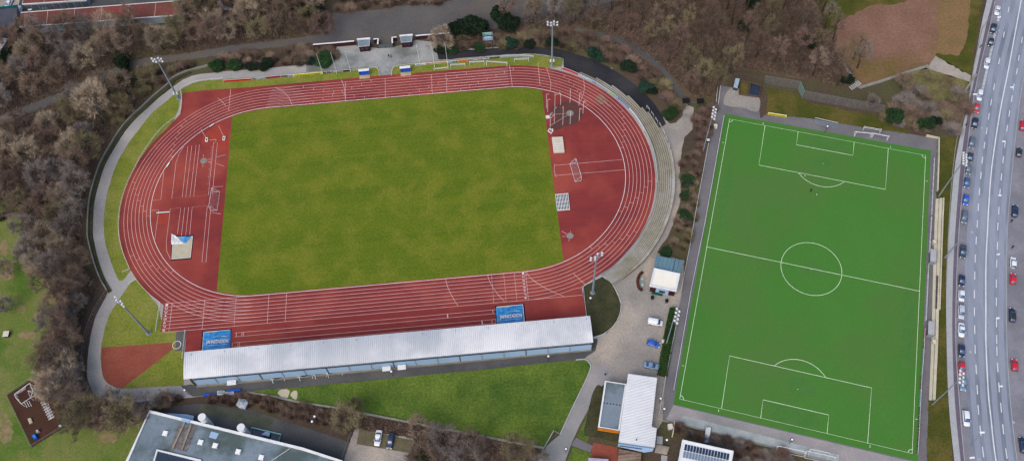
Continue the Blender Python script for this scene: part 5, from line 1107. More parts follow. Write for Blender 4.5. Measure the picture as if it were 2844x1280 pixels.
def street_lamp(label,base,top,arm=None,head=None,r=.16,g='street lamps along the road'):
    B=G(*base); h=HG(base,top); tp=G(top[0],top[1],h); T=Vector((tp.x-B.x,tp.y-B.y,h)); o=thing('street_lamp',label,'street lamp',B,group=g); b=MB(); b.tube((0,0,0),T,r,r*.6,8); b.build('pole',M_steel,o,local=True)
    if arm:
        a=G(arm[0],arm[1],h+.3); A=Vector((a.x-B.x,a.y-B.y,h+.3)); b=MB(); b.tube(T,A,.07,n=5); b.build('arm',M_steel,o,local=True); b=MB(); b.box((A.x,A.y,A.z-.05),(1.3,.45,.2)); b.build('lamp_head',M_lamp,o,local=True)
    return o
street_lamp('street lamp with a long arm over the topmost parked cars',(2728,78),(2751,48),(2775,48),r=.1)
street_lamp('thick leaning lamp mast on the verge beside the steps',(2624.5,715),(2662,671),r=.3)
street_lamp('lamp mast with short arm beside the sloping wall',(2690,262),(2704,247),(2708,262),r=.09)
street_lamp('lamp mast at the lower road edge',(2699,1239),(2722,1200),(2728,1200),r=.12)
street_lamp('street lamp at the bottom right parking lane',(2668,1300),(2690,1272),(2700,1270),r=.1)
sp_=G(2624.5,715); hh=HG((2624.5,715),(2662,671))
for i,(hd,w0,lb) in enumerate((((2788,393),(2770,350),'hanging road lamp at the level of the upper right red car'),((2777,543),(2745,580),'hanging road lamp over the dashes north of the mast'),((2772.5,706),(2664,685),'hanging road lamp on the wire from the leaning mast'),((2771,883),(2738,820),'hanging road lamp with a bright bracket below mid road'),((2780,1072),(2742,1124),'hanging road lamp near the lower red car'),((2810,243),(2836,200),'hanging road lamp near the upper dashes'))):
    z0=9.0; a=G(hd[0],hd[1],z0); c=G(w0[0],w0[1],z0); o=thing('hanging_lamp',lb,'road lamp',(a.x,a.y,z0),group='lamps hung on wires over the road')
    b=MB(); b.box((0,0,0),(.9,.42,.22)); b.build('lamp_head',M_lamp,o,local=True); b=MB(); b.tube((0,0,.1),(c.x-a.x,c.y-a.y,.3),.03,n=4); b.build('wire',M_steel,o,local=True)
def bin_(label,px,m=M_dsteel,s=.6,h=1.0,name='bin',cat='bin'):
    c=G(*px); o=thing(name,label,cat,c); b=MB(); b.prism([(-s/2,-s/2),(s/2,-s/2),(s/2,s/2),(-s/2,s/2)],0,h); b.build('body',m,o,local=True); b=MB(); b.prism([(-s*.55,-s*.6),(s*.55,-s*.6),(s*.55,s*.55),(-s*.55,s*.55)],h,h+.08); b.build('lid',M_cream if m is not M_dsteel else M_black,o,local=True)
bin_('white box beside the kerb next to the hedge',(1842,950),M_white,.9,.9,'box','box'); bin_('white box at the west walkway by the pitch corner',(1986,355),M_white,1.0,1.4,'cabinet','cabinet'); bin_('pale locker beside the south west pitch pavement',(1860,1187),M_white,1.2,1.6,'cabinet','cabinet'); bin_('dark bin near the bottom left lawn edge',(21,930),M_black,1.6,1.0)
bin_('grey bin on the pavement south of the kiosk, left one',(1811,829),M_dsteel,.8,1.1); bin_('grey bin on the pavement south of the kiosk, right one',(1851,838),M_dsteel,.8,1.1); bin_('small dark box standing under the pole at the walkway start',(1965,396),M_black,.9,1.5,'cabinet','cabinet')
o=thing('curved_bench','curved brown bench with planting left of the kiosk','bench',G(1775,780)); b=MB(); b.wall(W(smooth([(1785,756),(1776,765),(1771,782),(1775,800),(1784,807)],4)),.9,0,.45); b.build('seat',mat('brown_planks',(86,52,44),(70,44,38),1),o)
for u,v in ((1783,777),(1784,792)): c=G(u,v); b=MB(); b.box((c.x,c.y,.4),(.8,.6,.8)); b.build('table',M_turq,o)
o=thing('white_fence_panel','leaning white panel on the kerb beside the hedge','panel',G(1838,985)); b=MB(); b.wall(W([(1841,973),(1838,985),(1838,1001)]),.5,.05,.6); b.build('panel',M_white,o); b=MB(); b.wall(W([(1843,970),(1840,972)]),.15,0,.7); b.build('post',M_white,o)
for q,lb in (((1046,30),'x'),): pass
# playground
pg=thing('climbing_frame','white pipe climbing frame with ladder bridge in the playground','climbing frame',G(75,1090))
def pxp(x,y): return (x/4.14,1000+y/4.14)
b=MB()
fr=[(165,390),(340,262),(380,350),(350,430),(245,500),(180,425)]
Pf=[G(*pxp(*q),2.2) for q in fr]
for i in range(6): b.tube(Pf[i],Pf[(i+1)%6],.09,n=5)
for i in range(1,9): t=i/11; a=Pf[0].lerp(Pf[1],t); c=Pf[5].lerp(Pf[2].lerp(Pf[5],.25),t*.9); b.tube(a,a.lerp(c,.45),.07,n=4)
b.build('top_frame',M_white,pg)
for i,p in enumerate(Pf): b=MB(); b.tube((p.x,p.y,0),p,.09,n=6); b.build('post',M_white,pg)
b=MB(); p=G(*pxp(410,395),2.0)
for q in ((320,350),(380,350),(410,395),(350,430),(320,350)): a=G(*pxp(*q),1.6); b.tube(p,a,.06,n=4); p=a
for q in ((280,480),(305,470),(330,465)): a=G(*pxp(*q),1.5); c=G(q[0]/4.14+8,1000+q[1]/4.14+15,.3); b.tube(a,c,.07,n=4)
b.build('side_bars',M_white,pg)
o=thing('stepping_track','white looped stepping track in the playground','play equipment',G(133,1135)); b=MB()
for i in range(15): t=i/14; u,v=(508+(600-508)*t)/4.14,1000+(480+(670-480)*t)/4.14; c=G(u,v); b.tube((c.x-.9+.25*(i%2),c.y-.35,.25),(c.x+.65+.25*(i%2),c.y+.35,.25),.09,n=4)
a,c=G(124,1114),G(144,1162); b.tube((a.x,a.y,.3),(c.x,c.y,.3),.08,n=4); b.build('loops',M_white,o); b=MB(); b.tube((c.x,c.y,0),(c.x,c.y,.6),.08); b.build('post',M_white,o)
def playthings():
    for q,m_,h,lb,n_ in ((((78,1163),(87,1160),(92,1172),(84,1178)),M_sand,.5,'pale boulder pair in the playground','boulder'),(((92,1212),(101,1206),(108,1217),(100,1222)),M_sblue,1.2,'bright blue play board near the playground bottom','play_board'),(((102,1196),(109,1193),(112,1199),(105,1204)),M_side,.9,'small grey play block beside the blue panel','play_block'),(((162,1182),(169,1178),(174,1182),(168,1187)),M_turq,.3,'flat pale green plate in the playground corner','plate')):
        P=W(q); c=sum(P,Vector())/4; o=thing(n_,lb,n_.replace('_',' '),c); b=MB(); b.prism(P,0,h*.8); b.build('base',m_,o); b=MB(); b.prism(insetq(P,.7),h*.8,h); b.build('top',m_ if m_ is not M_sblue else mat('sky_blue',(30,140,220)),o)
playthings()
# ------------------------------------------------------------------ people
def skin_mesh(nodes,edges,m):
    me=bpy.data.meshes.new('body'); me.from_pydata([n[0] for n in nodes],edges,[]); o=bpy.data.objects.new('body',me); col.objects.link(o)
    o.modifiers.new('s','SKIN'); 
    if not me.skin_vertices: 
        pass
    for i,n in enumerate(nodes): sv=me.skin_vertices[0].data[i]; sv.radius=(n[1],n[1]); sv.use_root=(i==0)
    o.modifiers.new('u','SUBSURF').levels=1
    dg=bpy.context.evaluated_depsgraph_get(); dg.update(); r=bpy.data.meshes.new_from_object(o.evaluated_get(dg)); bpy.data.objects.remove(o); r.materials.clear(); r.materials.append(m); return r
PN=[((0,0,.95),.15),((0,0,1.2),.14),((0,0,1.42),.13),((0,0,1.52),.055),((0,0,1.65),.095),((0,.0,1.74),.07),
    ((.1,0,.88),.1),((.11,-.1,.48),.065),((.11,.02,.08),.045),((.11,-.12,.04),.04),((-.1,0,.88),.1),((-.11,.12,.48),.065),((-.11,.22,.1),.045),((-.11,.1,.05),.04),
    ((.2,0,1.4),.06),((.26,.06,1.12),.045),((.28,-.08,.9),.032),((.28,-.13,.82),.03),((-.2,0,1.4),.06),((-.26,-.04,1.12),.045),((-.28,-.2,.95),.032),((-.28,-.26,.9),.03)]
PE=[(0,1),(1,2),(2,3),(3,4),(4,5),(0,6),(6,7),(7,8),(8,9),(0,10),(10,11),(11,12),(12,13),(2,14),(14,15),(15,16),(16,17),(2,18),(18,19),(19,20),(20,21)]
pmesh=skin_mesh(PN,PE,M_cloth)
hb=MB(); hb.ball((0,0,1.70),.115,8,6,1.05); hmesh=hb.mesh('hair',mat('dark_hair',(36,30,28)),sm=True); fb=MB(); fb.ball((0,-.06,1.65),.08,8,5,1.2); fmesh=fb.mesh('face',M_skin,sm=True)
for (u,v),a,lb in (((2721,134),1.2,'person in dark clothes walking on the pavement by the cinder field'),((2681,350),.4,'person in dark clothes on the pavement near the black estate car'),((2809,690),2,'person in dark clothes between the far strip cars, above the white hatchback'),((2807,617),2.6,'person in dark clothes standing below the estate car with silver roof rails'),((1681,1042),.2,'person in dark clothes standing by the lane north west of the clubhouse'),((2250,533),1.8,'person alone on the green artificial pitch near the penalty arc'),((1080,160),1.0,'left of the two people crossing the paved plaza'),((1087,161),1.3,'right of the two people crossing the paved plaza')):
    c=G(u,v); o=thing('person',lb,'person',c,a)
    for n_,m_ in (('body',pmesh),('hair',hmesh),('face',fmesh)): q=bpy.data.objects.new(n_,m_); q.parent=o; col.objects.link(q)
for (u,v),lb in (((2268,541),'white ball on the artificial pitch below the lone person'),((2235,489),'white ball just inside the penalty arc')):
    c=G(u,v); o=MB(); o.ball((c.x,c.y,.2),.16,10,6); tag(o.build('ball',M_white),lb,'ball')
# ------------------------------------------------------------------ vegetation
TR=[]
def bare_tree(seed,h=12,spread=4.5,lift=.3,dens=1.0,up=.55,tw=.055,tl=1.5,slim=1.0):
    rnd=random.Random(seed); tb=MB(); cb=MB(); tips=[]
    def limb(b,p,d,L,r,lv):
        q=p+d*L*.5+Vector((rnd.uniform(-1,1),rnd.uniform(-1,1),0))*L*.06; e=q+(d+Vector((rnd.uniform(-1,1),rnd.uniform(-1,1),rnd.uniform(-.2,.5)))*.18).normalized()*L*.5
        b.tube(p,q,r,r*.8,5 if lv<2 else 3); b.tube(q,e,r*.8,r*.55,5 if lv<2 else 3); return q,e
    p=Vector((0,0,0)); lean=Vector((rnd.uniform(-.06,.06),rnd.uniform(-.06,.06),1)).normalized(); q,e=limb(tb,p,lean,h*lift,.2*h/12+.04+(.07 if up>.85 else 0),0)
    lim=[]
    n1=rnd.randint(4,6)
    lead=e+Vector((rnd.uniform(-.3,.3),rnd.uniform(-.3,.3),h*.3)); tb.tube(e,lead,.13*h/12,.06,5)
    for i in range(n1+2):
        a=2*pi*i/n1+rnd.uniform(-.4,.4); s=e if i<n1 else lead; u=up*rnd.uniform(.8,1.5) if i<n1 else 1
        d=Vector((cos(a)*slim,sin(a)*slim,u)).normalized(); L=spread*rnd.uniform(.75,1.1) if i<n1 else spread*.6
        q,t=limb(tb,s,d,L,.1*h/12,1)
        for k in range(4):
            a2=rnd.uniform(0,2*pi); d2=(d*1.0+Vector((cos(a2),sin(a2),rnd.uniform(-.1,.9)))*.8).normalized(); s2=q.lerp(t,rnd.uniform(.1,1)); q2,t2=limb(cb,s2,d2,spread*.5*rnd.uniform(.7,1.2),.045,2)
            for m in range(int(5*dens)):
                a3=rnd.uniform(0,2*pi); d3=(d2+Vector((cos(a3),sin(a3),rnd.uniform(-.3,.9)))*.9).normalized(); s3=s2.lerp(t2,rnd.uniform(.2,1)); t3=s3+d3*spread*.27*rnd.uniform(.6,1.3); cb.tube(s3,t3,.03,.02,3); tips.append((s3,t3,d3))
    for s3,t3,d3 in tips:
        for m in range(int(13*dens)):
            a=rnd.uniform(0,2*pi); d4=(d3*.8+Vector((cos(a),sin(a),rnd.uniform(-.5,.9)))).normalized(); s4=s3.lerp(t3,rnd.uniform(.1,1)); e4=s4+d4*tl*rnd.uniform(.4,1); n=d4.orthogonal().normalized()*tw*rnd.uniform(.4,.9)
            cb.face([s4-n,s4+n,e4])
    if True:      # fine outer twigs give the crown its rounded outline
        z0=h*.62; rz=h*.36; rx=spread*1.02; lob=[(rnd.uniform(0,2*pi),rnd.uniform(.75,1.15)) for _ in range(7)]
        for i in range(int((1500 if up<.85 else 650)*dens)):
            a=rnd.uniform(0,2*pi); z_=rnd.uniform(-.55,1); q=math.sqrt(1-z_*z_); l=lob[int(a/(2*pi)*7)%7][1]*(.9+.15*sin(a*3)); f=rnd.uniform(.62,.92)*l
            n_=Vector((cos(a)*q,sin(a)*q,z_)); p=Vector((n_.x*rx*f,n_.y*rx*f,z0+n_.z*rz*f)); d=(n_+Vector((rnd.gauss(0,.35),rnd.gauss(0,.35),rnd.gauss(.15,.3)))).normalized(); k=d.orthogonal().normalized(); k=(k*rnd.uniform(-1,1)+d.cross(k)*rnd.uniform(-1,1)).normalized()*tw*.62
            cb.face([p-k,p+k,p+d*tl*rnd.uniform(.5,1.0)])
    zc=[v[2] for v in cb.v]; return tb,cb,max(zc)
def leafy(seed,rx,rz,n,size=.35,cz=None,shape='ball'):
    rnd=random.Random(seed); b=MB(); cz=cz if cz is not None else rz
    lobes=[(Vector((rnd.uniform(-.62,.62)*rx,rnd.uniform(-.62,.62)*rx,rnd.uniform(-.4,.5)*rz)),rnd.uniform(.28,.6)) for _ in range(11)]
    for i in range(n):
        l,s=lobes[rnd.randrange(11)]; a=rnd.uniform(0,2*pi); z_=rnd.uniform(-1,1); rr=math.sqrt(1-z_*z_); f=rnd.uniform(.72,1.05)*s
        if shape=='cone': hh=rnd.random(); p=Vector((cos(a)*rx*(1-hh)**.8*rnd.uniform(.6,1.05),sin(a)*rx*(1-hh)**.8*rnd.uniform(.6,1.05),hh*2*rz))
        else: p=l+Vector((cos(a)*rr*rx*f,sin(a)*rr*rx*f,z_*rz*f)); p.z=max(.05,p.z+cz)
        u=Vector((rnd.gauss(0,1),rnd.gauss(0,1),rnd.gauss(0,1))).normalized(); v=u.orthogonal().normalized(); w2=u.cross(v); s2=size*rnd.uniform(.5,1.2)
        b.face([p-v*s2-w2*s2*.5,p+v*s2*.2-w2*s2*.6,p+v*s2,p+w2*s2*.6])
    return b
def twig_bush(seed,r,h,n,tw=.045):
    rnd=random.Random(seed); b=MB()
    for i in range(n):
        a=rnd.uniform(0,2*pi); q=rnd.random()**.6; s=Vector((cos(a)*r*q*.5,sin(a)*r*q*.5,rnd.uniform(0,h*.4))); a2=a+rnd.uniform(-.8,.8); d=Vector((cos(a2)*rnd.uniform(.2,1.2),sin(a2)*rnd.uniform(.2,1.2),rnd.uniform(.3,1.3))).normalized(); e=s+d*rnd.uniform(.5,1)*max(r,h)*.75; k=d.orthogonal().normalized(); k=(k*rnd.uniform(-1,1)+d.cross(k)*rnd.uniform(-1,1)).normalized()*tw
        b.face([s-k,s+k,e])
    return b
tc={'pale':mat('twigs_pale',(182,166,144),(156,140,122),.5,rnd=.22),'brown':mat('twigs_brown',(146,126,110),(120,105,93),.5,rnd=.25),'red':mat('twigs_reddish',(130,108,98),(106,90,82),.5,rnd=.22),'olive':mat('twigs_olive',(138,128,98),(114,106,84),.5,rnd=.22),'grey':mat('twigs_grey',(146,136,130),(118,111,107),.5,rnd=.22)}
tc['dark']=mat('twigs_dark',(116,100,88),(94,82,73),.5,rnd=.2); tc['litter']=mat('twig_litter',(88,74,64),(72,60,54),.5)
PROT={}
def tree_mesh(kind,colr):
    k=(kind,colr)
    if k not in PROT:
        prm={'a':(1,12,4.6,.3,1.0,.55),'b':(2,14,4.0,.4,.9,.9),'c':(3,10,4.2,.25,1.0,.5),'d':(4,16,4.2,.45,.8,1.0),'e':(5,11,5.2,.22,1.2,.45),'big':(6,13,6.6,.2,2.0,.6),'s':(7,8,3.4,.22,.9,.7),'t':(8,18,3.4,.55,.7,1.2),'u':(9,15,3.6,.5,.8,1.1)}[kind]
        tb,cb,zt=bare_tree(prm[0]*11,prm[1],prm[2],prm[3],prm[4],prm[5]); PROT[k]=(tb.mesh('trunk',M_trunk),cb.mesh('crown',tc[colr]))
    return PROT[k]
NT=0
def put_tree(px,kind,colr,label,group=None,s=1.0,rot=None,name='bare_tree',world=None):
    global NT
    c=G(*px) if world is None else world; o=thing(name,label,'tree',c,rot if rot is not None else random.uniform(0,2*pi),group); tm_,cm=tree_mesh(kind,colr)
    for n_,m_ in (('trunk',tm_),('crown',cm)): q=bpy.data.objects.new(n_,m_); q.parent=o; col.objects.link(q)
    o.scale=(s,s,s*random.uniform(.92,1.08)); NT+=1; return o
def pip(x,y,P):
    r=False; j=len(P)-1
    for i in range(len(P)):
        if (P[i][1]>y)!=(P[j][1]>y) and x<(P[j][0]-P[i][0])*(y-P[i][1])/(P[j][1]-P[i][1])+P[i][0]: r=not r
        j=i
    return r
def near_line(x,y,L,d):
    for (a,b),(c,e) in zip(L,L[1:]):
        vx,vy=c-a,e-b; t=max(0,min(1,((x-a)*vx+(y-b)*vy)/(vx*vx+vy*vy))); 
        if (x-a-vx*t)**2+(y-b-vy*t)**2<d*d: return True
    return False
FP=[(930,100),(800,118),(640,138),(500,160),(400,172),(300,205),(200,255),(100,295),(-40,352)]
WP2=[(1600,80),(1700,105),(1790,155),(1855,210),(1905,290)]
def scatter(P,dpx,seed,fn,lim=400,avoid=()):
    rnd=random.Random(seed); pts=[]; xs=[p[0] for p in P]; ys=[p[1] for p in P]; tries=0
    while tries<lim*25 and len(pts)<lim:
        tries+=1; x=rnd.uniform(min(xs),max(xs)); y=rnd.uniform(min(ys),max(ys))
        if not pip(x,y,P): continue
        if any((x-a)**2+(y-b)**2<dpx*dpx for a,b in pts): continue
        if any(near_line(x,y,L,d) or near_line(x-9,y-32,L,d*.9) for L,d in avoid): continue
        pts.append((x,y)); fn(x,y,rnd)
    return pts
ZL=[(-60,120),(55,112),(150,105),(300,92),(440,84),(500,80),(560,140),(500,185),(440,232),(385,290),(310,370),(262,450),(238,540),(226,650),(240,745),(275,795),(240,850),(215,930),(205,1010),(150,1000),(170,860),(120,760),(70,700),(60,610),(-60,560)]
ZT=[(505,60),(540,-30),(830,-30),(905,0),(915,40),(890,92),(800,108),(640,122),(500,155),(470,140),(500,90)]
ZR=[(1400,60),(1480,40),(1700,10),(1900,-60),(2300,-60),(2290,60),(2330,140),(2375,215),(2330,240),(2230,215),(2060,190),(2005,215),(1985,270),(1930,270),(1870,215),(1790,155),(1700,108),(1600,82),(1480,80)]
ZR2=[(1440,85),(1600,92),(1700,116),(1780,165),(1850,225),(1900,305),(1880,318),(1830,260),(1760,200),(1690,165),(1600,135),(1460,115)]
LAB={'ZL':{'pale':'pale fuzzy bare tree in the west wood beside the ring path','brown':'brown bare tree in the dense west wood','red':'reddish bare tree in the dense west wood','olive':'olive tinged bare tree in the dense west wood','grey':'grey bare tree in the dense west wood'},
'ZT':{'pale':'pale bare tree in the wood between the garages and the asphalt lot','brown':'brown bare tree in the wood between the garages and the asphalt lot','red':'reddish bare tree in the wood between the garages and the asphalt lot','olive':'olive bare tree in the wood between the garages and the asphalt lot','grey':'grey bare tree in the wood between the garages and the asphalt lot'},
'ZR':{'dark':'tall dark bare tree in the wood west of the cinder field','pale':'pale tall bare tree in the wood north of the small pitch yard','brown':'tall brown bare tree in the wood west of the cinder field','red':'tall reddish bare tree in the wood west of the cinder field','olive':'tall olive tinged bare tree in the wood west of the cinder field','grey':'tall grey bare tree in the wood west of the cinder field'}}
LMK=[((150,110),'below the left half of the pale garage wall'),((400,80),'below the right half of the pale garage wall'),((430,170),'beside the north west floodlight mast'),((285,250),'around the large pale tree'),((50,310),'where the forest path leaves the frame'),((150,200),'just above the forest path in the upper left'),((330,340),'at the upper end of the curving wall'),((265,470),'outside the upper half of the curving wall'),((235,600),'outside the middle of the curving wall'),((265,760),'at the lower end of the curving wall'),
((60,430),'at the left frame edge at mid height'),((160,400),'deep inside the wood left of the bend'),((60,560),'on the upper rim of the park lawn'),((150,640),'on the right rim of the park lawn'),((165,780),'where the park lawn is narrowest'),((215,900),'outside the south west wire fence'),((180,1010),'above the playground fence'),((540,80),'right of the long garage row'),((650,60),'by the light curved path'),((760,50),'left of the tall dark evergreens'),((860,90),'at the left corner of the asphalt lot'),((620,120),'on the upper rim of the forest path'),((760,100),'over the right part of the forest path'),
((1440,50),'behind the stadium sign'),((1550,40),'behind the tall north floodlight'),((1660,70),'at the start of the woodland path'),((1760,120),'along the upper woodland path'),((1850,190),'along the lower woodland path'),((1800,30),'at the top edge above the woodland path'),((1950,60),'at the top edge mid wood'),((2100,30),'at the top edge by the single evergreen'),((2250,20),'at the yellowish grass clearing'),((1970,240),'by the dark gate huts'),((1960,150),'in the middle of the wood'),((2080,160),'above the two fenced enclosures'),((2200,190),'above the tall mesh fence'),((2320,130),'at the west edge of the cinder field'),((2180,100),'in the wood left of the cinder field')]
def where(x,y): return min(LMK,key=lambda l:(l[0][0]-x)**2+(l[0][1]-y)**2)[1]
ADJ={'dark':'dark brown','pale':'pale','brown':'brown','red':'reddish','olive':'olive tinged','grey':'grey'}
KD={'a':'rounded','b':'upright','c':'low branching','d':'tall','e':'wide spreading','t':'very tall slender','u':'tall narrow'}
def FT(zone,kinds,cols,s0,s1):
    def f(x,y,rnd):
        c=rnd.choice(cols); kd_=rnd.choice(kinds); put_tree((x,y),kd_,c,KD[kd_]+' '+ADJ[c]+' bare tree '+where(x,y),LAB[zone][c].split(' in the ')[0].split(' beside')[0]+'s of the '+{'ZL':'west wood','ZT':'garage wood','ZR':'north east wood'}[zone],s=rnd.uniform(s0,s1),rot=rnd.uniform(0,6.28))
    return f
scatter(ZL,41,11,FT('ZL','aabce',['pale','brown','brown','red','olive','grey','grey'],.8,1.12),96,[(FP,19)])
scatter(ZT,36,12,FT('ZT','abcde',['pale','brown','brown','red','olive'],.75,1.05),44,[(FP,13)])
scatter(ZR,40,13,FT('ZR','dtubd',['dark','red','brown','dark','red','olive'],.7,1.0),96,[(WP2,12)])
ZL2=[(175,870),(222,860),(232,810),(226,930),(222,1010),(230,1075),(262,1118),(440,1140),(400,1162),(320,1182),(230,1178),(175,1130),(124,1050),(145,960)]
def f_(x,y,rnd):
    c=rnd.choice(['grey','brown','olive','grey','pale']); k=rnd.choice('aesc'); lb=KD.get(k,'small')+' '+ADJ[c]+' bare tree '+('between park lawn and the wire fence' if y<1000 else 'between playground and the ring path' if x<240 else 'between the ring path and the school roof'); put_tree((x,y),k,c,lb,'bare trees around the south west bend',s=rnd.uniform(.7,1.0),rot=rnd.uniform(0,6.28))
scatter(ZL2,33,14,f_,34)
# single trees that stand out
put_tree((285,312),'big','pale','large pale rounded bare tree by the forest path, the palest of the west wood',s=1.05)
for px,k,c,lb,s in (((905,98),'e','red','reddish bare tree at the left corner of the asphalt lot',.95),((700,62),'e','pale','pale tree beside the curved light path at the top edge',1.0),((610,95),'e','pale','broad pale bare tree right of the long garage row',1.0),((1231,138),'c','pale','yellowish bare tree at the right end of the brick gate wall',1.0),
  ((1480,64),'b','brown','slender bare tree on the grey lot left of the tall floodlight',.9),((1545,62),'b','grey','forked bare tree right behind the tall north floodlight',.95),((1596,60),'b','olive','bare tree on the asphalt lot, right of the forked one',.95),((1650,80),'d','brown','dark trunked tree where the woodland path begins',.9),
  ((130,120),'d','grey','dark branched tree in front of the pale garage wall, left one',.85),((275,130),'d','grey','dark branched tree in front of the pale garage wall, middle one',.85),((380,86),'d','brown','dark branched tree in front of the pale garage wall, right one',.85),
  ((975,1180),'a','olive','bare tree leaning over the low wall above the lower car park',.95),((1170,1205),'b','brown','dark bare tree at the bottom beside the parking bays',.9),((1235,1235),'a','grey','bare tree in the leafy bank south of the lawn, left one',.95),((1320,1248),'c','brown','bare tree in the leafy bank south of the lawn, middle one',1.0),((1300,1290),'a','grey','bare tree at the bottom edge below the triangular lawn',1.0),((1440,1262),'a','olive','bare tree in the leafy bank near the picket railing',.95),((1180,1290),'a','brown','bare tree at the bottom edge right of the navy car',.95),((1500,1300),'c','grey','bare tree at the bottom edge under the picket railing',.8),
  ((165,1090),'e','pale','spreading bare tree right beside the playground fence',.95),((240,1180),'e','olive','olive spreading bare tree below the bend of the ring path',.95),((300,1175),'e','brown','brown bare tree south of the ring path bend',.85),((370,1170),'e','olive','broad olive bare tree touching the school building',1.05),((185,1020),'e','grey','grey bare tree at the foot of the south west fence',.95),((225,1120),'a','brown','dark bare tree between playground and ring path',.8),((470,1120),'s','brown','small bare tree by the school canopy',.8),((210,960),'a','red','reddish bare tree outside the south west wire fence',.85),((195,900),'a','grey','grey bare tree at the edge of the park lawn',.9),
  ((90,720),'c','grey','thin bare tree alone at the edge of the park lawn',.8),((30,760),'s','pale','small pale tree on the park lawn',.9),((30,860),'s','grey','small grey tree on the park lawn near the dark bin',.8),((2380,190),'d','grey','double trunked bare tree leaning over the cinder field',.8),((2370,165),'d','brown','slim bare tree at the west edge of the cinder field',.8),((2415,330-30),'s','grey','thin bare tree by the cinder field steps',.8),((2500,245),'s','brown','bare tree on the wall south of the cinder field',.95),((2290,80),'t','grey','tallest bare tree beside the yellowish grass clearing',.8),((990,1110+30),'s','olive','small yellow twigged tree growing on the low wall',.8)):
    put_tree(px,k,c,lb,s=s)
# evergreen crowns, shrubs
gm={'dark':mat('leaf_dark_green',(40,56,40),(26,40,30),.6,rnd=.2,rough=.8),'green':mat('leaf_green',(52,82,48),(38,60,38),.6,rnd=.15,rough=.75),'teal':mat('leaf_blue_green',(48,74,62),(36,58,50),.6,rnd=.2,rough=.75),'ivy':mat('leaf_ivy',(60,74,40),(44,56,34),.6,rnd=.2)}
LM={}
def evergreen(label,px,r,hz,colr='dark',kind='shrub',cat='shrub',name='evergreen_shrub',group=None,n=1500,rot=None):
    c=G(*px); k=(kind,colr)
    if k not in LM:
        b=leafy(len(LM)+5,1.0,1.0,n*2,.11,.9,'cone' if kind=='cone' else 'ball'); LM[k]=b.mesh('foliage',gm[colr])
    o=thing(name,label,cat,c,random.uniform(0,6.28) if rot is None else rot,group); q=bpy.data.objects.new('foliage',LM[k]); q.parent=o; q.scale=(r*random.uniform(.8,1.0),r*random.uniform(.65,.95),hz*random.uniform(.9,1.2)); col.objects.link(q)
    b=MB(); b.tube((0,0,0),(0,0,hz*1.1),.12 if kind!='cone' else .2,.05); b.build('stem',M_trunk,o,local=True); return o
for px,r,h,cc_,lb in (((606,190),3.2,2.0,'green','round evergreen shrub where the ring path meets the north straight'),((655,187),3.2,2.2,'green','bright green shrub second from the west on the north bank'),((700,188),3.4,2.0,'dark','dark evergreen shrub third from the west on the north bank'),((738,184),3.2,2.0,'dark','low dark evergreen shrub in the middle of the north bank'),((868,177),2.4,1.8,'teal','small green shrub left behind the westmost flagpole'),((905,172),3.8,2.2,'green','large glossy evergreen shrub behind the westmost flagpole'),
  ((1228,140),3.0,1.8,'dark','dark shrub at the east corner of the paved plaza'),((1255,143),2.6,1.9,'green','green shrub behind the eastmost flagpole'),((1330,136),2.6,1.8,'green','green shrub left under the stadium sign'),((1420,130),3.4,2.6,'teal','blue-green shrub between sign and tall floodlight'),((1470,128),2.6,2.2,'dark','dark shrub left of the tall north floodlight'),((1535,128),3.0,3.0,'dark','dark evergreen directly behind the tall north floodlight'),
  ((1650,155),3.6,2.8,'teal','blue-green shrub above the dark road where the terrace starts'),((1668,165),2.6,1.8,'teal','low blue-green shrub beside the larger one over the terrace road'),((1745,195),3.4,2.6,'dark','dark green shrub second along the terrace road'),((1790,245),3.2,2.4,'teal','blue-green shrub third along the terrace road'),((1808,258),2.4,1.8,'dark','small dark shrub third from the end of the terrace road'),((1862,322),3.0,2.0,'green','green shrub at the tip of the planted wedge by the forecourt'),
  ((1908,500),2.4,1.6,'green','green shrub uppermost in the long planted bed'),((1905,520),2.4,1.8,'teal','blue-green shrub second in the long planted bed'),((1902,545),2.2,1.4,'green','green shrub third in the long planted bed'),((1900,600),2.6,1.6,'green','green shrub in the middle of the long planted bed'),((1850,702),2.6,1.4,'green','green shrub directly behind the kiosk rear roof'),
  ((2483,330),3.4,3.2,'green','bright round green bush at the end of the tall mesh fence'),((2565,352),3.2,2.6,'green','green bush in the brown thicket by the pitch corner'),((2595,340),2.4,2.0,'dark','dark bush in the brown thicket near the pavement'),((2350,225),2.6,2.0,'dark','dark bush left of the wooden steps'),
  ((345,190),3.6,4.5,'dark','dark evergreen in the west wood above the path'),((352,230),4.2,4.2,'dark','large dark evergreen in the west wood below the path'),((20,160),3.6,3.0,'dark','dark evergreen near the white roofed annex'),((-5,250),3.6,3.2,'dark','dark evergreen cut by the left frame edge'),((10,605),2.0,1.6,'dark','small dark conifer on the park lawn'),((75,700),2.6,1.6,'ivy','low green bush on the park lawn'),((440,1125),2.6,1.6,'green','green shrub beside the school corner'),((1160,1280),3.5,2,'ivy','ivy clad bush at the bottom edge')):
    evergreen(lb,px,r,h*.62,cc_)
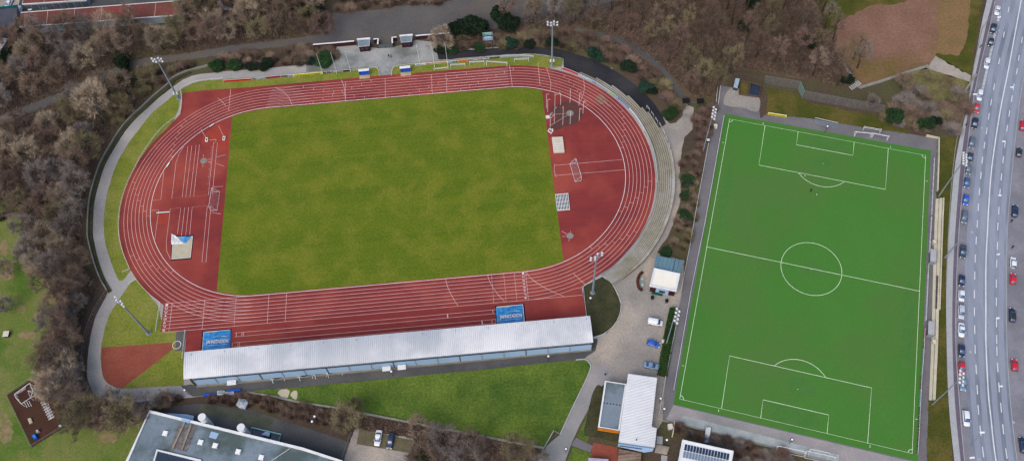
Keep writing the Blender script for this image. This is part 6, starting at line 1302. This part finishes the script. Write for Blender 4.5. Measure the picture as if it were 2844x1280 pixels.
for px,r,h,lb in (((875,55),5.0,6.0,'tall dark evergreen left of the asphalt lot, right crown'),((840,40),5.4,6.0,'tall dark evergreen left of the asphalt lot, left crown'),((1272,92),4.4,5.0,'dark evergreen at the left of the group behind the gate wall'),((1300,93),4.6,6.0,'dark evergreen in the middle of the group behind the gate wall'),((1338,92),4.4,5.6,'dark evergreen at the right of the group behind the gate wall'),((1412,78),4.4,6.0,'dark ivy covered tree left of the slender bare trees'),((1395,62),4.2,5.4,'dark evergreen behind the stadium sign'),((2092,20),3.2,4.0,'dark evergreen at the top edge of the north east wood'),((2250,130),2.6,4.2,'ivy covered trunk in the north east wood'),((2065,85),2.6,4.2,'ivy covered tree left in the north east wood')):
    evergreen(lb,px,r,h*.62,'dark','tall','tree','evergreen_tree',n=1900)
# hedge by the car park
hd=smooth([(1873,860),(1866,890),(1858,930),(1853,962),(1846,1000),(1838,1045)],4)
o=thing('hedge','clipped green hedge between the yard and the west walkway','hedge',G(1855,950)); b=MB(); rnd=random.Random(3); P=W(hd)
for i in range(9000):
    t=rnd.random()*(len(P)-1); k=int(t); p=P[k].lerp(P[k+1],t-k); d=(P[k+1]-P[k]).normalized(); n=Vector((-d.y,d.x,0)); a=rnd.uniform(0,pi); q=p+n*cos(a)*1.35+Vector((0,0,.3+1.25*sin(a)))+Vector((rnd.gauss(0,.1),rnd.gauss(0,.1),rnd.gauss(0,.08)))
    u=Vector((rnd.gauss(0,1),rnd.gauss(0,1),rnd.gauss(0,1))).normalized(); v=u.orthogonal().normalized(); w2=u.cross(v); s2=rnd.uniform(.1,.2); b.face([q-v*s2,q-w2*s2*.7,q+v*s2,q+w2*s2*.7])
b.build('foliage',mat('hedge_leaf',(60,90,44),(40,66,34),.5,rnd=0),o); b=MB(); b.wall(P,1.8,0,1.1); b.build('stems',M_trunk,o)
# bare brown shrubs
BM={}
def bush(label,px,r,h,colr,group):
    k=(colr,random.randrange(3))
    if k not in BM: BM[k]=twig_bush(k[1]*7+3,1.0,.8,900,.022).mesh('twigs',tc[colr])
    c=G(*px); o=thing('bare_bush',label,'bush',c,random.uniform(0,6.28),group); q=bpy.data.objects.new('twigs',BM[k]); q.parent=o; q.scale=(r,r,h); col.objects.link(q); b=None
    NB.append(1)
NB=[]
def FB(lab,grp,cols,r0,r1):
    def f(x,y,rnd):
        r=rnd.uniform(r0,r1); c=rnd.choice(cols); bush((('large ' if r>(r0+r1)/2 else 'small ')+ADJ[c]+' bush '+lab(x,y)),(x,y),r,rnd.uniform(1.6,2.6),c,grp)
    return f
def band(P,place,names=('west end','west middle','middle','east middle','east end'),ax=0):
    lo=min(p[ax] for p in P); hi=max(p[ax] for p in P)
    return lambda x,y: 'at the '+names[min(len(names)-1,int(((x,y)[ax]-lo)/(hi-lo)*len(names)))]+' of '+place
P_=[(600,160),(700,150),(860,136),(925,138),(930,160),(850,176),(800,180),(640,180)]
scatter(P_,20,21,FB(band(P_,'the bank above the north boards',ax=0),'shrubs on the north bank',['dark','brown'],2.4,3.6),24)
P_=[(320,330),(400,205),(470,186),(545,186),(500,204),(440,236),(395,275),(330,345)]
scatter(P_,17,31,FB(band(P_,'the slope beside the ring wall'),'shrubs between forest path and ring wall',['dark','brown','olive','red'],2.4,3.6),30)
P_=[(1215,115),(1254,100),(1400,100),(1530,100),(1600,138),(1540,128),(1346,130),(1225,138)]
scatter(P_,22,22,FB(band(P_,'the bank north of the dark road',ax=0),'shrubs above the dark road',['dark','brown','olive','red'],2.6,3.8),34)
P_=ZR2
scatter(P_,24,23,FB(band(P_,'the slope above the terrace road',ax=0),'shrubs on the terrace road slope',['dark','brown','olive','red'],2.6,4.0),40)
P_=[(2440,330),(2480,290),(2560,250),(2600,300),(2670,250),(2680,300),(2650,368),(2560,362)]
scatter(P_,22,24,FB(band(P_,'the thicket by the pitch corner',ax=0),'bushes at the north east pitch corner',['red','grey','brown','olive'],3.0,4.4),34)
P_=[(930,-20),(1250,-20),(1240,6),(1060,18),(935,30)]
scatter(P_,22,25,FB(band(P_,'the bank behind the asphalt lot',ax=0),'bushes behind the asphalt lot',['red','brown'],2.6,3.8),22)
P_=[(1895,425),(1950,400),(1935,540),(1912,690),(1860,690),(1890,600)]
scatter(P_,20,26,FB(band(P_,'the long planted bed',ax=1,names=('north end', 'north middle', 'middle', 'south middle', 'south end')),'bushes in the long bed',['red','olive','brown'],1.8,2.8),26)
P_=[(1925,360),(1928,330),(1950,305),(1980,305),(1980,340),(1955,400)]
scatter(P_,17,27,FB(band(P_,'the bed under the corner floodlight',ax=1,names=('north end', 'south end')),'bushes at the walkway corner',['red'],2.2,3.2),10)
P_=[(440,1112),(600,1102),(700,1100),(780,1120),(900,1140),(980,1160),(970,1200),(860,1170),(700,1125),(560,1108)]
scatter(P_,18,28,FB(band(P_,'the leafy bank above the school',ax=0),'bushes on the school bank',['red','brown'],1.6,2.4),34)
P_=[(1880,1185),(2090,1238),(2200,1262),(2200,1320),(2060,1300),(2040,1252),(1900,1215)]
scatter(P_,20,29,FB(band(P_,'the solar building slope',ax=0),'bushes on the south slope',['red','grey'],1.8,2.6),26)
# undergrowth: one mesh of brush and fallen twigs
def undergrowth(zones,n,seed,colr,name,hmax=.9):
    rnd=random.Random(seed); b=MB()
    for P,share in zones:
        xs=[p[0] for p in P]; ys=[p[1] for p in P]; m=int(n*share); c=0; tr_=0
        while c<m and tr_<m*6:
            tr_+=1; x=rnd.uniform(min(xs),max(xs)); y=rnd.uniform(min(ys),max(ys))
            if not pip(x,y,P) or near_line(x,y,FP,10) or near_line(x,y,WP2,7): continue
            g=G(x,y); a=rnd.uniform(0,2*pi); L=rnd.uniform(.5,1.6); d=Vector((cos(a)*L,sin(a)*L,rnd.uniform(0,hmax))); k=Vector((-sin(a),cos(a),rnd.uniform(-.5,.5)))*rnd.uniform(.04,.11); s=g+Vector((0,0,.03)); b.face([s-k,s+k,s+d]); c+=1
    o=b.build(name,tc[colr] if colr in tc else colr,off=(0,0,0)); o['kind']='stuff'; o['label']='tangled brush and fallen twigs covering the woodland floor'; o['category']='undergrowth'
ZB=[(690,1100),(940,1140),(1160,1184),(1320,1214),(1500,1250),(1480,1300),(1160,1300),(1150,1215),(985,1188),(860,1165),(700,1118)]
undergrowth([(ZL,.36),(ZT,.12),(ZR,.36),(ZR2,.06),(ZB,.1)],60000,5,'litter','undergrowth')
undergrowth([(ZL,.4),(ZT,.14),(ZR,.3),(ZR2,.06),(ZB,.1)],22000,6,'red','undergrowth')
undergrowth([(ZL,.4),(ZT,.14),(ZR,.3),(ZR2,.06),(ZB,.1)],9000,7,'brown','undergrowth',.5)
print('trees',NT,'bushes',len(NB))
